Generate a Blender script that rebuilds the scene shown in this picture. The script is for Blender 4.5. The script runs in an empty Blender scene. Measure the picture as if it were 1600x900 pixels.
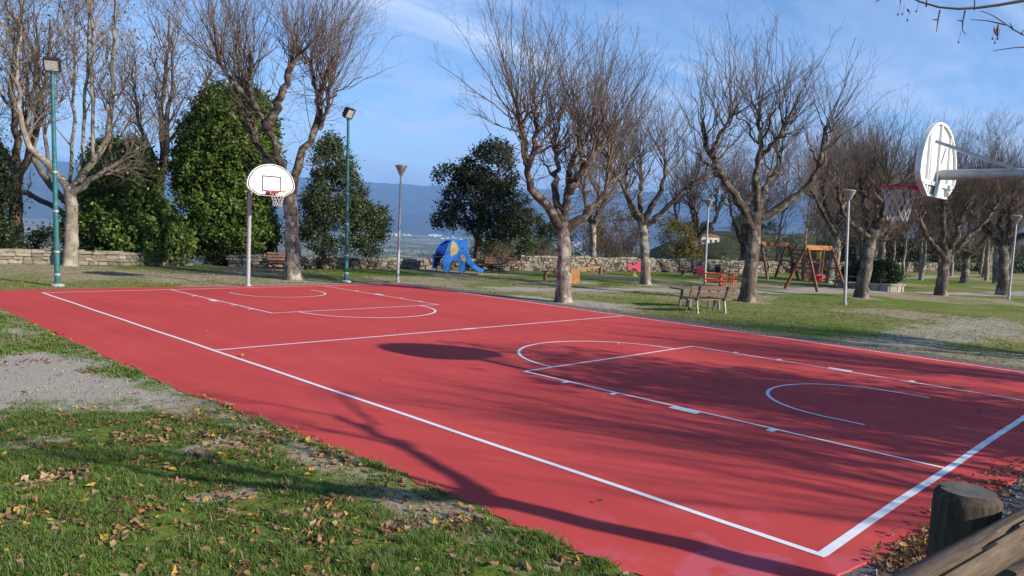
import bpy, math, random
import numpy as np
from mathutils import Vector, Matrix

sc = bpy.context.scene
C = sc.collection
R_ = math.radians
rng = np.random.default_rng(7)
random.seed(7)

# ------------------------------------------------------------------ camera, sky, sun, exposure
CAM = Vector((-5.261, -1.975, 2.197))
right = Vector((0.69957814, -0.7129434, 0.04798063))
upv = Vector((0.02365478, 0.09021735, 0.99564114))
fwd = Vector((0.71416446, 0.69539381, -0.07997861))
cd = bpy.data.cameras.new('camera')
cd.sensor_width = 36.0
cd.lens = 1181.08 / 1600 * 36.0
cd.clip_start = 0.05
cd.clip_end = 60000
cam = bpy.data.objects.new('camera', cd)
C.objects.link(cam)
cam.matrix_world = Matrix(((right.x, upv.x, -fwd.x, CAM.x), (right.y, upv.y, -fwd.y, CAM.y),
                           (right.z, upv.z, -fwd.z, CAM.z), (0, 0, 0, 1)))
sc.camera = cam

SUN_EL, SUN_AZ = R_(24.0), R_(163.5)
world = bpy.data.worlds.new('World')
sc.world = world
world.use_nodes = True
nt = world.node_tree
bg = nt.nodes['Background']
bg.inputs[1].default_value = 0.115
sky = nt.nodes.new('ShaderNodeTexSky')
sky.sky_type = 'NISHITA'
sky.sun_disc = False
sky.sun_elevation = SUN_EL
sky.sun_rotation = SUN_AZ
sky.altitude = 1500
sky.air_density = 1.0
sky.dust_density = 0.0
sky.ozone_density = 5.0
# thin cirrus: noise on the direction projected on a high flat layer
tc = nt.nodes.new('ShaderNodeTexCoord')
sep = nt.nodes.new('ShaderNodeSeparateXYZ')
nt.links.new(tc.outputs['Generated'], sep.inputs[0])
def wmath(op, a, b=None, clamp=False):
    n = nt.nodes.new('ShaderNodeMath'); n.operation = op; n.use_clamp = clamp
    for i, s in enumerate((a, b)):
        if s is None: continue
        if isinstance(s, (int, float)): n.inputs[i].default_value = s
        else: nt.links.new(s, n.inputs[i])
    return n.outputs[0]
zz = wmath('ADD', wmath('MAXIMUM', sep.outputs[2], 0.0), 0.12)
cmb = nt.nodes.new('ShaderNodeCombineXYZ')
nt.links.new(wmath('DIVIDE', sep.outputs[0], zz), cmb.inputs[0])
nt.links.new(wmath('DIVIDE', sep.outputs[1], zz), cmb.inputs[1])
mp = nt.nodes.new('ShaderNodeMapping')
mp.inputs['Rotation'].default_value = (0, 0, R_(40))
mp.inputs['Location'].default_value = (3.3, 1.9, 0)
mp.inputs['Scale'].default_value = (0.42, 1.25, 1)
nt.links.new(cmb.outputs[0], mp.inputs[0])
def wnoise(scale, detail, rough, dist, vec):
    n = nt.nodes.new('ShaderNodeTexNoise')
    n.inputs['Scale'].default_value = scale; n.inputs['Detail'].default_value = detail
    n.inputs['Roughness'].default_value = rough; n.inputs['Distortion'].default_value = dist
    nt.links.new(vec, n.inputs['Vector'])
    return n.outputs['Fac']
def wramp(sock, a, b):
    n = nt.nodes.new('ShaderNodeMapRange'); n.interpolation_type = 'SMOOTHSTEP'
    n.inputs['From Min'].default_value = a; n.inputs['From Max'].default_value = b
    nt.links.new(sock, n.inputs['Value'])
    return n.outputs[0]
big = wramp(wnoise(0.55, 4, 0.5, 0.4, mp.outputs[0]), 0.40, 0.70)
fine = wramp(wnoise(1.7, 9, 0.62, 0.9, mp.outputs[0]), 0.36, 0.78)
mask = wmath('MULTIPLY', big, fine)
# a bank of cloud low over the horizon
low = wramp(sep.outputs[2], 0.30, 0.02)
band = wramp(wnoise(2.2, 7, 0.6, 0.3, cmb.outputs[0]), 0.36, 0.62)
bankm = wmath('MULTIPLY', wmath('MULTIPLY', low, band), 0.85)
mask = wmath('MULTIPLY', mask, 0.85)
mixc = nt.nodes.new('ShaderNodeMix'); mixc.data_type = 'RGBA'
nt.links.new(mask, mixc.inputs[0])
nt.links.new(sky.outputs[0], mixc.inputs[6])
mixc.inputs[7].default_value = (6.0, 6.5, 7.2, 1)
mixb = nt.nodes.new('ShaderNodeMix'); mixb.data_type = 'RGBA'
nt.links.new(bankm, mixb.inputs[0]); nt.links.new(mixc.outputs[2], mixb.inputs[6]); mixb.inputs[7].default_value = (3.6, 4.2, 5.6, 1)
nt.links.new(mixb.outputs[2], bg.inputs[0])

sl = bpy.data.lights.new('sun', 'SUN')
sl.energy = 4.7
sl.angle = R_(0.53)
sl.color = (1.0, 0.92, 0.79)
sun = bpy.data.objects.new('sun', sl)
C.objects.link(sun)
to_sun = Vector((math.sin(SUN_AZ) * math.cos(SUN_EL), math.cos(SUN_AZ) * math.cos(SUN_EL), math.sin(SUN_EL)))
sun.rotation_euler = to_sun.to_track_quat('Z', 'Y').to_euler()
sun.location = (0, 0, 60)

sc.view_settings.view_transform = 'Standard'
sc.view_settings.look = 'None'
sc.view_settings.gamma = 1.0
sc.view_settings.exposure = 0.82
sc.render.engine = 'CYCLES'
sc.cycles.max_bounces = 5
sc.cycles.diffuse_bounces = 3
sc.cycles.glossy_bounces = 2
sc.cycles.transmission_bounces = 3
sc.cycles.transparent_max_bounces = 6
sc.cycles.volume_bounces = 0
sc.cycles.use_denoising = True

# ------------------------------------------------------------------ helpers
def tag(o, label=None, cat=None, group=None, kind=None):
    if label: o['label'] = label
    if cat: o['category'] = cat
    if group: o['group'] = group
    if kind: o['kind'] = kind
    return o

def empty(name, loc=(0, 0, 0), rz=0.0, scale=1.0):
    o = bpy.data.objects.new(name, None)
    o.empty_display_size = 0.2
    C.objects.link(o)
    o.location = loc
    o.rotation_euler = (0, 0, rz)
    o.scale = (scale,) * 3
    return o

def link(name, me, parent=None, loc=None, rot=None):
    o = bpy.data.objects.new(name, me)
    C.objects.link(o)
    if parent: o.parent = parent
    if loc is not None: o.location = loc
    if rot is not None: o.rotation_euler = rot
    return o

def mesh_np(name, V, F, mat, smooth=False, col=None):
    """V (n,3); F list of int arrays, each (m,k)"""
    me = bpy.data.meshes.new(name)
    V = np.asarray(V, np.float32)
    me.vertices.add(len(V))
    me.vertices.foreach_set('co', V.ravel())
    loops = np.concatenate([f.ravel() for f in F]).astype(np.int32)
    tot = np.concatenate([np.full(len(f), f.shape[1], np.int32) for f in F])
    start = np.concatenate([[0], np.cumsum(tot)[:-1]]).astype(np.int32)
    me.loops.add(len(loops))
    me.loops.foreach_set('vertex_index', loops)
    me.polygons.add(len(tot))
    me.polygons.foreach_set('loop_start', start)
    if smooth:
        me.polygons.foreach_set('use_smooth', np.ones(len(tot), bool))
    me.update(calc_edges=True)
    if col is not None:
        a = me.color_attributes.new('col', 'FLOAT_COLOR', 'POINT')
        cc = np.ones((len(V), 4), np.float32); cc[:, :3] = col
        a.data.foreach_set('color', cc.ravel())
    me.materials.append(mat)
    return me

class MB:
    def __init__(self): self.v = []; self.f = []
    def add(self, vs, fs):
        b = len(self.v); self.v += [tuple(p) for p in vs]; self.f += [tuple(b + i for i in q) for q in fs]
        return self
    def box(self, c, s, m=None):
        x, y, z = s[0] / 2, s[1] / 2, s[2] / 2
        P = [Vector(p) for p in ((-x, -y, -z), (x, -y, -z), (x, y, -z), (-x, y, -z), (-x, -y, z), (x, -y, z), (x, y, z), (-x, y, z))]
        if m is not None: P = [m @ p for p in P]
        c = Vector(c)
        return self.add([p + c for p in P], [(3, 2, 1, 0), (4, 5, 6, 7), (0, 1, 5, 4), (1, 2, 6, 5), (2, 3, 7, 6), (3, 0, 4, 7)])
    def beam(self, a, b, w, h):
        """rectangular bar from a to b, w across, h in height"""
        a, b = Vector(a), Vector(b); d = b - a; L = d.length; d.normalize()
        ref = Vector((0, 0, 1)) if abs(d.z) < 0.9 else Vector((0, 1, 0))
        s = d.cross(ref).normalized(); u = s.cross(d)
        m = Matrix((d, s, u)).transposed()
        return self.box((a + b) / 2, (L, w, h), m)
    def tube(self, pts, rad, n=10, caps=True):
        pts = [Vector(p) for p in pts]
        if isinstance(rad, (int, float)): rad = [rad] * len(pts)
        b = len(self.v); u = None
        for i, p in enumerate(pts):
            d = (pts[min(i + 1, len(pts) - 1)] - pts[max(i - 1, 0)]).normalized()
            if u is None:
                ref = Vector((0, 0, 1)) if abs(d.z) < 0.9 else Vector((1, 0, 0))
                u = ref.cross(d).normalized()
            else:
                u = (u - d * u.dot(d)).normalized()
            w = d.cross(u)
            for k in range(n):
                a = 2 * math.pi * k / n
                self.v.append(tuple(p + (u * math.cos(a) + w * math.sin(a)) * rad[i]))
        for i in range(len(pts) - 1):
            for k in range(n):
                k2 = (k + 1) % n
                self.f.append((b + i * n + k, b + i * n + k2, b + (i + 1) * n + k2, b + (i + 1) * n + k))
        if caps:
            self.f.append(tuple(b + k for k in reversed(range(n))))
            self.f.append(tuple(b + (len(pts) - 1) * n + k for k in range(n)))
        return self
    def lathe(self, prof, n=16, c=(0, 0, 0)):
        b = len(self.v)
        for r, z in prof:
            for k in range(n):
                a = 2 * math.pi * k / n
                self.v.append((c[0] + r * math.cos(a), c[1] + r * math.sin(a), c[2] + z))
        for i in range(len(prof) - 1):
            for k in range(n):
                k2 = (k + 1) % n
                self.f.append((b + i * n + k, b + i * n + k2, b + (i + 1) * n + k2, b + (i + 1) * n + k))
        self.f.append(tuple(b + k for k in reversed(range(n))))
        self.f.append(tuple(b + (len(prof) - 1) * n + k for k in range(n)))
        return self
    def prism(self, poly, fn, t0, t1):
        """poly of 2-D points, fn(a, b, t) -> 3-D point; solid between t0 and t1"""
        n = len(poly); b = len(self.v)
        self.v += [tuple(fn(p[0], p[1], t0)) for p in poly] + [tuple(fn(p[0], p[1], t1)) for p in poly]
        self.f.append(tuple(b + k for k in reversed(range(n))))
        self.f.append(tuple(b + n + k for k in range(n)))
        for k in range(n):
            k2 = (k + 1) % n
            self.f.append((b + k, b + k2, b + n + k2, b + n + k))
        return self
    def mesh(self, name, mat, smooth=False):
        me = bpy.data.meshes.new(name)
        me.from_pydata(self.v, [], self.f)
        if smooth:
            me.polygons.foreach_set('use_smooth', np.ones(len(me.polygons), bool))
            me.update()
            try: me.set_sharp_from_angle(angle=R_(40))
            except Exception: pass
        me.materials.append(mat)
        return me
    def build(self, name, mat, parent=None, smooth=False, bevel=0.0, loc=None, rot=None):
        o = link(name, self.mesh(name, mat, smooth), parent, loc, rot)
        if bevel > 0:
            m = o.modifiers.new('bevel', 'BEVEL'); m.width = bevel; m.segments = 2; m.limit_method = 'ANGLE'
        return o

def copy_tree(o, parent=None):
    c = o.copy(); C.objects.link(c)
    if parent: c.parent = parent
    for ch in list(o.children): copy_tree(ch, c)
    return c

# numpy value noise
_perm = np.random.default_rng(3).random((256, 256))
def vnoise(x, y):
    x = np.asarray(x, float); y = np.asarray(y, float)
    xi = np.floor(x).astype(int); yi = np.floor(y).astype(int); fx = x - xi; fy = y - yi
    fx = fx * fx * (3 - 2 * fx); fy = fy * fy * (3 - 2 * fy)
    g = lambda a, b: _perm[a % 256, b % 256]
    return (g(xi, yi) * (1 - fx) + g(xi + 1, yi) * fx) * (1 - fy) + (g(xi, yi + 1) * (1 - fx) + g(xi + 1, yi + 1) * fx) * fy
def fbm(x, y, o=4):
    s = 0; a = 0.5; t = 0
    for i in range(o):
        s = s + a * vnoise(x * 2 ** i + 17 * i, y * 2 ** i + 5 * i); t += a; a *= 0.5
    return s / t
def sstep(a, b, x):
    t = np.clip((np.asarray(x, float) - a) / (b - a), 0, 1); return t * t * (3 - 2 * t)

# ------------------------------------------------------------------ materials
def new_mat(name):
    m = bpy.data.materials.new(name); m.use_nodes = True
    return m, m.node_tree, m.node_tree.nodes['Principled BSDF']
def N(t, typ, **kw):
    n = t.nodes.new(typ)
    for k, v in kw.items():
        if k in n.inputs: n.inputs[k].default_value = v
        else: setattr(n, k, v)
    return n
def ramp_node(t, src, stops):
    r = t.nodes.new('ShaderNodeValToRGB')
    e = r.color_ramp.elements
    while len(e) > 1: e.remove(e[0])
    e[0].position = stops[0][0]; e[0].color = (*stops[0][1], 1)
    for p, c in stops[1:]:
        k = e.new(p); k.color = (*c, 1)
    t.links.new(src, r.inputs[0])
    return r.outputs[0]
def add_bump(t, b, src, strength, dist):
    n = N(t, 'ShaderNodeBump'); n.inputs['Strength'].default_value = strength; n.inputs['Distance'].default_value = dist
    t.links.new(src, n.inputs['Height']); t.links.new(n.outputs[0], b.inputs['Normal'])
def noise_mat(name, stops, scale=6.0, detail=6, rough=0.7, bump=0.3, bdist=0.01, stretch=(1, 1, 1), metallic=0.0, spec=0.4, nrough=0.6, object_random=0.0):
    m, t, b = new_mat(name)
    tcn = N(t, 'ShaderNodeTexCoord'); mpn = N(t, 'ShaderNodeMapping')
    mpn.inputs['Scale'].default_value = stretch
    t.links.new(tcn.outputs['Object'], mpn.inputs[0])
    nz = N(t, 'ShaderNodeTexNoise', Scale=scale, Detail=detail, Roughness=nrough)
    t.links.new(mpn.outputs[0], nz.inputs['Vector'])
    col = ramp_node(t, nz.outputs['Fac'], stops)
    if object_random > 0:
        oi = N(t, 'ShaderNodeObjectInfo'); hs = N(t, 'ShaderNodeHueSaturation')
        mr = N(t, 'ShaderNodeMapRange'); mr.inputs['To Min'].default_value = 1 - object_random; mr.inputs['To Max'].default_value = 1 + object_random
        t.links.new(oi.outputs['Random'], mr.inputs[0]); t.links.new(mr.outputs[0], hs.inputs['Value'])
        t.links.new(col, hs.inputs['Color']); col = hs.outputs[0]
    t.links.new(col, b.inputs['Base Color'])
    b.inputs['Roughness'].default_value = rough; b.inputs['Metallic'].default_value = metallic
    b.inputs['Specular IOR Level'].default_value = spec
    if bump > 0: add_bump(t, b, nz.outputs['Fac'], bump, bdist)
    return m
def paint(name, c, rough=0.45, var=0.12, scale=9, metallic=0.0, bump=0.05):
    lo = tuple(x * (1 - var) for x in c); hi = tuple(min(1, x * (1 + var)) for x in c)
    return noise_mat(name, [(0.3, lo), (0.7, hi)], scale, 5, rough, bump, 0.003, metallic=metallic)

M = {}
def bark(name, dark, mid, pale, patch, scale=7.0, bump=0.9, bd=0.03, stretch=(1, 1, 0.28)):
    m, t, b = new_mat(name)
    tcn = N(t, 'ShaderNodeTexCoord'); mpn = N(t, 'ShaderNodeMapping')
    mpn.inputs['Scale'].default_value = stretch
    t.links.new(tcn.outputs['Object'], mpn.inputs[0])
    n1 = N(t, 'ShaderNodeTexNoise', Scale=scale * 1.6, Detail=8, Roughness=0.7, Distortion=0.6)
    t.links.new(mpn.outputs[0], n1.inputs['Vector'])
    n2 = N(t, 'ShaderNodeTexNoise', Scale=patch, Detail=5, Roughness=0.65)
    t.links.new(tcn.outputs['Object'], n2.inputs['Vector'])
    c1 = ramp_node(t, n1.outputs['Fac'], [(0.32, dark), (0.52, mid), (0.72, tuple(x * 1.25 for x in mid))])
    mk = N(t, 'ShaderNodeMapRange'); mk.inputs['From Min'].default_value = 0.50; mk.inputs['From Max'].default_value = 0.60
    t.links.new(n2.outputs['Fac'], mk.inputs[0])
    mx = N(t, 'ShaderNodeMix', data_type='RGBA')
    t.links.new(mk.outputs[0], mx.inputs[0]); t.links.new(c1, mx.inputs[6]); mx.inputs[7].default_value = (*pale, 1)
    t.links.new(mx.outputs[2], b.inputs['Base Color'])
    b.inputs['Roughness'].default_value = 0.9; b.inputs['Specular IOR Level'].default_value = 0.15
    add_bump(t, b, n1.outputs['Fac'], bump, bd)
    return m
M['lime_bark'] = bark('lime_bark', (0.045, 0.036, 0.028), (0.19, 0.155, 0.125), (0.37, 0.335, 0.29), 3.2)
M['lime_bark_dark'] = bark('lime_bark_dark', (0.026, 0.020, 0.015), (0.115, 0.092, 0.072), (0.25, 0.22, 0.185), 2.6)
M['limb_bark'] = bark('limb_bark', (0.016, 0.012, 0.009), (0.070, 0.053, 0.041), (0.19, 0.165, 0.135), 4.2)
M['plane_bark'] = bark('plane_bark', (0.11, 0.09, 0.07), (0.23, 0.195, 0.155), (0.34, 0.305, 0.25), 2.4, bump=0.3, bd=0.015)
M['dark_bark'] = bark('dark_bark', (0.03, 0.022, 0.016), (0.10, 0.075, 0.055), (0.17, 0.13, 0.10), 2.5)
M['twig'] = noise_mat('twig', [(0.3, (0.085, 0.060, 0.045)), (0.7, (0.20, 0.15, 0.115))], 1.2, 3, 0.85, 0, spec=0.2)
M['pale_twig'] = noise_mat('pale_twig', [(0.3, (0.12, 0.095, 0.078)), (0.7, (0.23, 0.195, 0.16))], 1.2, 3, 0.85, 0, spec=0.2)
M['tan_twig'] = noise_mat('tan_twig', [(0.3, (0.13, 0.085, 0.05)), (0.7, (0.25, 0.18, 0.115))], 1.2, 3, 0.85, 0, spec=0.2)

def leaf_mat(name, rough=0.5, transl=0.25):
    m, t, b = new_mat(name)
    a = N(t, 'ShaderNodeAttribute', attribute_name='col')
    t.links.new(a.outputs['Color'], b.inputs['Base Color'])
    b.inputs['Roughness'].default_value = rough; b.inputs['Specular IOR Level'].default_value = 0.3
    tr = N(t, 'ShaderNodeBsdfTranslucent'); t.links.new(a.outputs['Color'], tr.inputs[0])
    mx = N(t, 'ShaderNodeMixShader'); mx.inputs[0].default_value = transl
    t.links.new(b.outputs[0], mx.inputs[1]); t.links.new(tr.outputs[0], mx.inputs[2])
    t.links.new(mx.outputs[0], t.nodes['Material Output'].inputs[0])
    return m
M['leaf'] = leaf_mat('leaf')
M['dry_leaf'] = leaf_mat('dry_leaf', 0.75, 0.15)
M['grass'] = leaf_mat('grass_blade', 0.6, 0.3)

# ------------------------------------------------------------------ the park ground
WALL = [(-40, 44), (-12, 35.2), (1.32, 30.45), (4.17, 29.5), (7.5, 28.95), (10.1, 27.5), (12.7, 27.1), (15.3, 26.6), (18.2, 26.2),
        (22.6, 24.8), (26.2, 24.2), (32.75, 23.0), (38.3, 21.0), (52, 20.6), (67.0, 19.6), (95, 18.5)]
WX = np.array([p[0] for p in WALL]); WY = np.array([p[1] for p in WALL])
def wall_y(x): return np.interp(x, WX, WY)

def bank(x, y):
    """the raised strip the photographer and the log fence stand on"""
    e = np.where(np.asarray(x) < -1.5, 0.75, np.interp(x, [-1.5, 0.5, 60], [0.5, -0.75, -0.75]))
    return 0.62 * sstep(0, 1, (e - y) / 1.9)
def ground_z(x, y):
    s = y - wall_y(x) - 0.6
    drop = np.where(s > 0, -0.9 * sstep(0, 6, s) - 0.16 * np.clip(s - 2, 0, None), 0)
    z = bank(x, y) + np.maximum(drop, -125)
    far_r = sstep(95, 130, x)
    off = np.clip(np.maximum(-1.5 - x, np.maximum(x - 11.3, np.maximum(y - 20.2, -0.5 - y))), 0, 3) / 3
    ex = np.interp(y, [-0.1, 0.8, 3.4, 6, 9, 12, 16, 20], [-1.05, -1.31, -1.27, -1.45, -1.58, -1.54, -1.53, -1.5])
    z = z + np.exp(-((x - ex + 0.04) / 0.13) ** 2) * (fbm(x * 6, y * 6, 3) * 0.05 - 0.010) * ((y > -0.3) & (y < 20.2))
    return z + (fbm(x * 0.5, y * 0.5, 3) - 0.5) * 0.10 * off + (fbm(x * 2.2, y * 2.2, 2) - 0.5) * 0.03 * np.clip(off * 4, 0, 1) - 0.004

_bn = {}
def blob(x, y, cx, cy, rx, ry, ang=0.0, soft=0.5):
    c, s = math.cos(ang), math.sin(ang)
    u = ((x - cx) * c + (y - cy) * s) / rx; v = (-(x - cx) * s + (y - cy) * c) / ry
    d = np.sqrt(u * u + v * v) + _bn['n']
    return 1 - sstep(1 - soft, 1 + soft * 0.4, d)
def masks(x, y):
    """bare soil, pale grit, lush green"""
    _bn["n"] = (fbm(x * 0.9, y * 0.9, 4) - 0.5) * 1.1
    bare = np.zeros_like(x); grit = np.zeros_like(x)
    grit = np.maximum(grit, blob(x, y, -3.3, 9.0, 2.0, 2.3, 0.2))          # gravel patch by the court
    grit = np.maximum(grit, 0.7 * blob(x, y, -2.2, 13.0, 0.8, 1.6))
    grit = np.maximum(grit, 0.58 * blob(x, y, 17.0, 3.6, 7.5, 1.4, -0.05))
    grit = np.maximum(grit, 0.8 * blob(x, y, 12.2, 12.6, 1.6, 2.6, 0.3))
    # worn path between the play things
    py_ = np.interp(x, [13, 16, 21, 26, 30, 36, 42, 60], [17.5, 16.2, 14.4, 12.6, 11.4, 8.6, 6.5, 2])
    path = 1 - sstep(0.3, 1.5, np.abs(y - py_) + (fbm(x * 0.7, y * 0.7) - 0.5) * 1.6)
    grit = np.maximum(grit, np.where((x > 13.5) & (x < 60), path, 0) * 0.95)
    grit = np.maximum(grit, 0.85 * blob(x, y, 31, 12.4, 4.2, 1.6))
    grit = np.maximum(grit, 0.7 * blob(x, y, 19.0, 18.4, 2.6, 0.9, -0.3))
    grit = np.maximum(grit, 0.9 * blob(x, y, 60, 15, 14, 0.8))
    bare = np.maximum(bare, 0.8 * blob(x, y, 4.0, 24.6, 4.6, 2.6, -0.1))
    bare = np.maximum(bare, 0.9 * blob(x, y, 8.2, 21.6, 1.6, 1.1))
    bare = np.maximum(bare, 0.8 * blob(x, y, 18.6, 23.2, 2.6, 1.2, -0.2))
    for tx, ty in ((12.3, 12.9), (22.5, 16.9), (19.2, 10.4), (26.7, 9.3), (33.5, 8.2)):
        bare = np.maximum(bare, 0.8 * blob(x, y, tx, ty, 1.1, 0.9))
    for sx, sy, rx, ry in ((-2.6, 3.6, 0.32, 0.2), (-2.15, 4.9, 0.4, 0.3), (-1.7, 2.4, 0.4, 0.5), (-3.4, 5.9, 0.4, 0.25), (-1.75, 6.3, 0.35, 0.7), (-1.6, 4.0, 0.25, 0.6)):
        bare = np.maximum(bare, 0.85 * blob(x, y, sx, sy, rx, ry))
    # trodden margin along the court
    dl = np.abs(x + 1.55); edge = (1 - sstep(0.05, 0.45, dl + (fbm(x * 2, y * 2) - 0.5) * 0.5)) * ((y > -1) & (y < 21))
    bare = np.maximum(bare, edge * 0.62)
    dr = x - 11.25; edge = (1 - sstep(0.35, 1.05, dr + (fbm(x * 1.5, y * 1.5) - 0.5) * 0.5)) * (dr > -1) * ((y > -2) & (y < 19.5))
    asph = edge
    dn = -0.25 - y; edge = (1 - sstep(0.7, 1.6, dn)) * (dn > -1.2) * (x > -1.0)
    asph = np.maximum(asph, edge * 0.9)
    db = y - 20.05; edge = (1 - sstep(0.15, 0.55, db + (fbm(x * 1.5, y * 1.5) - 0.5) * 0.4)) * (db > -1) * (x < 12)
    bare = np.maximum(bare, edge)
    patch = sstep(0.42, 0.62, fbm(x * 0.33 + 9, y * 0.33 + 4, 5))
    bare = np.maximum(bare, patch * np.where(x < -1.2, 0.35, 0.62))
    lush = sstep(0.42, 0.62, fbm(x * 0.22 + 30, y * 0.22 + 11, 4))
    lush = np.maximum(lush * 0.7, blob(x, y, 26, 20.2, 9, 2.2, -0.12))
    lush = np.maximum(lush, blob(x, y, 13, 24.2, 6, 1.6, -0.1))
    lush = np.maximum(lush, blob(x, y, 47, 12.5, 9, 2.2, -0.1))
    lush = np.maximum(lush, np.where((x < -1.2) & (y < 6.5), 0.8, 0))
    return np.clip(bare, 0, 1), np.clip(grit, 0, 1), np.clip(lush, 0, 1), np.clip(asph, 0, 1)

def axis(pieces):
    out = []
    for a, b, st in pieces: out.append(np.arange(a, b, st))
    return np.concatenate(out + [[pieces[-1][1]]])
gx = axis([(-900, -300, 60), (-300, -60, 12), (-60, -12, 2), (-12, -6.6, 0.5), (-6.6, -1.0, 0.09), (-1.0, 11.0, 0.4), (11.0, 16, 0.14), (16, 42, 0.3), (42, 70, 0.7), (70, 120, 3), (120, 1000, 40)])
gy = axis([(-600, -60, 30), (-60, -12, 3), (-12, -2.2, 0.6), (-2.2, 9.0, 0.10), (9.0, 31, 0.22), (31, 50, 1.0), (50, 200, 8), (200, 1000, 40)])
GX, GY = np.meshgrid(gx, gy)
GZ = ground_z(GX, GY)
nx, ny = len(gx), len(gy)
idx = np.arange(nx * ny).reshape(ny, nx)
F = np.stack([idx[:-1, :-1], idx[:-1, 1:], idx[1:, 1:], idx[1:, :-1]], -1).reshape(-1, 4)

def ground_material():
    m, t, b = new_mat('park_ground')
    att = N(t, 'ShaderNodeAttribute', attribute_name='col')
    asp = N(t, 'ShaderNodeAttribute', attribute_name='asphalt')
    sp = N(t, 'ShaderNodeSeparateColor'); t.links.new(att.outputs['Color'], sp.inputs[0])
    tcn = N(t, 'ShaderNodeTexCoord')
    def nz(scale, det=6, ro=0.65, dist=0.0):
        n = N(t, 'ShaderNodeTexNoise', Scale=scale, Detail=det, Roughness=ro, Distortion=dist)
        t.links.new(tcn.outputs['Object'], n.inputs['Vector']); return n.outputs['Fac']
    f1, f2, f3 = nz(1.1, 6), nz(9.0, 6, 0.7), nz(55.0, 4, 0.7)
    green = ramp_node(t, f2, [(0.30, (0.10, 0.115, 0.028)), (0.5, (0.20, 0.195, 0.062)), (0.72, (0.33, 0.285, 0.12))])
    lush = ramp_node(t, f2, [(0.30, (0.050, 0.095, 0.012)), (0.5, (0.115, 0.175, 0.024)), (0.72, (0.20, 0.25, 0.05))])
    soil = ramp_node(t, f2, [(0.30, (0.18, 0.135, 0.085)), (0.5, (0.34, 0.27, 0.18)), (0.72, (0.45, 0.38, 0.27))])
    grit = ramp_node(t, f3, [(0.28, (0.16, 0.14, 0.11)), (0.5, (0.38, 0.335, 0.27)), (0.75, (0.56, 0.50, 0.42))])
    asphc = ramp_node(t, f3, [(0.28, (0.05, 0.05, 0.05)), (0.5, (0.13, 0.125, 0.12)), (0.75, (0.30, 0.28, 0.26))])
    def thr(mask, n, width=0.22):
        a = N(t, 'ShaderNodeMath', operation='ADD'); t.links.new(mask, a.inputs[0])
        s = N(t, 'ShaderNodeMath', operation='MULTIPLY_ADD'); t.links.new(n, s.inputs[0]); s.inputs[1].default_value = 1.5; s.inputs[2].default_value = -0.75
        t.links.new(s.outputs[0], a.inputs[1])
        mr = N(t, 'ShaderNodeMapRange'); mr.inputs['From Min'].default_value = 0.5 - width; mr.inputs['From Max'].default_value = 0.5 + width
        t.links.new(a.outputs[0], mr.inputs[0]); return mr.outputs[0]
    def mix(f, a, c):
        x = N(t, 'ShaderNodeMix', data_type='RGBA'); t.links.new(f, x.inputs[0]); t.links.new(a, x.inputs[6]); t.links.new(c, x.inputs[7]); return x.outputs[2]
    col = mix(thr(sp.outputs[2], f1, 0.4), green, lush)
    col = mix(thr(sp.outputs[0], f2), col, soil)
    col = mix(thr(sp.outputs[1], f2), col, grit)
    col = mix(thr(asp.outputs['Fac'], f2), col, asphc)
    t.links.new(col, b.inputs['Base Color'])
    b.inputs['Roughness'].default_value = 0.95; b.inputs['Specular IOR Level'].default_value = 0.1
    ad = N(t, 'ShaderNodeMath', operation='ADD'); t.links.new(f2, ad.inputs[0]); t.links.new(f3, ad.inputs[1])
    add_bump(t, b, ad.outputs[0], 0.45, 0.02)
    return m
bare, grit, lush, asph = masks(GX.ravel(), GY.ravel())
gme = mesh_np('ground', np.stack([GX.ravel(), GY.ravel(), GZ.ravel()], 1), [F], ground_material(), True, np.stack([bare, grit, lush], 1))
aa = gme.attributes.new('asphalt', 'FLOAT', 'POINT'); aa.data.foreach_set('value', asph.astype(np.float32))
ground = tag(link('ground', gme), 'worn park lawn with green grass, bare soil and gravel patches round the court', 'ground', kind='structure')

# ------------------------------------------------------------------ the red court and its lines
CW, CL = 11.04, 19.43
def court_outline():
    P = []
    for y in np.arange(-0.12, 19.9, 0.09):   # ragged lawn side
        x = np.interp(y, [-0.1, 0.8, 3.4, 6, 9, 12, 16, 20], [-1.05, -1.31, -1.27, -1.45, -1.58, -1.54, -1.53, -1.5])
        P.append((x + (fbm(y * 3.5, 3.1, 5) - 0.5) * 0.16 + (random.random() - 0.5) * 0.045, y))
    for x in np.arange(-1.5, 11.0, 0.2):
        y = np.interp(x, [-1.5, 2, 5.7, 9.5, 11], [20.35, 20.3, 19.95, 19.95, 19.75])
        P.append((x, y + (fbm(x * 1.7, 7.7, 4) - 0.5) * 0.12))
    P += [(11.22, 19.55)]
    for y in np.arange(19.3, -0.4, -0.2):
        P.append((11.27 + (fbm(y * 1.5, 12.2, 4) - 0.5) * 0.12, y))
    for x in np.arange(11.2, -0.95, -0.1):
        y = np.interp(x, [-1.0, -0.3, 0.5, 2.7, 3.8, 11.3], [-0.10, -0.20, -0.34, -0.52, -0.53, -0.5])
        P.append((x, y + (fbm(x * 2.5, 21.2, 4) - 0.5) * 0.12))
    return P
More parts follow.
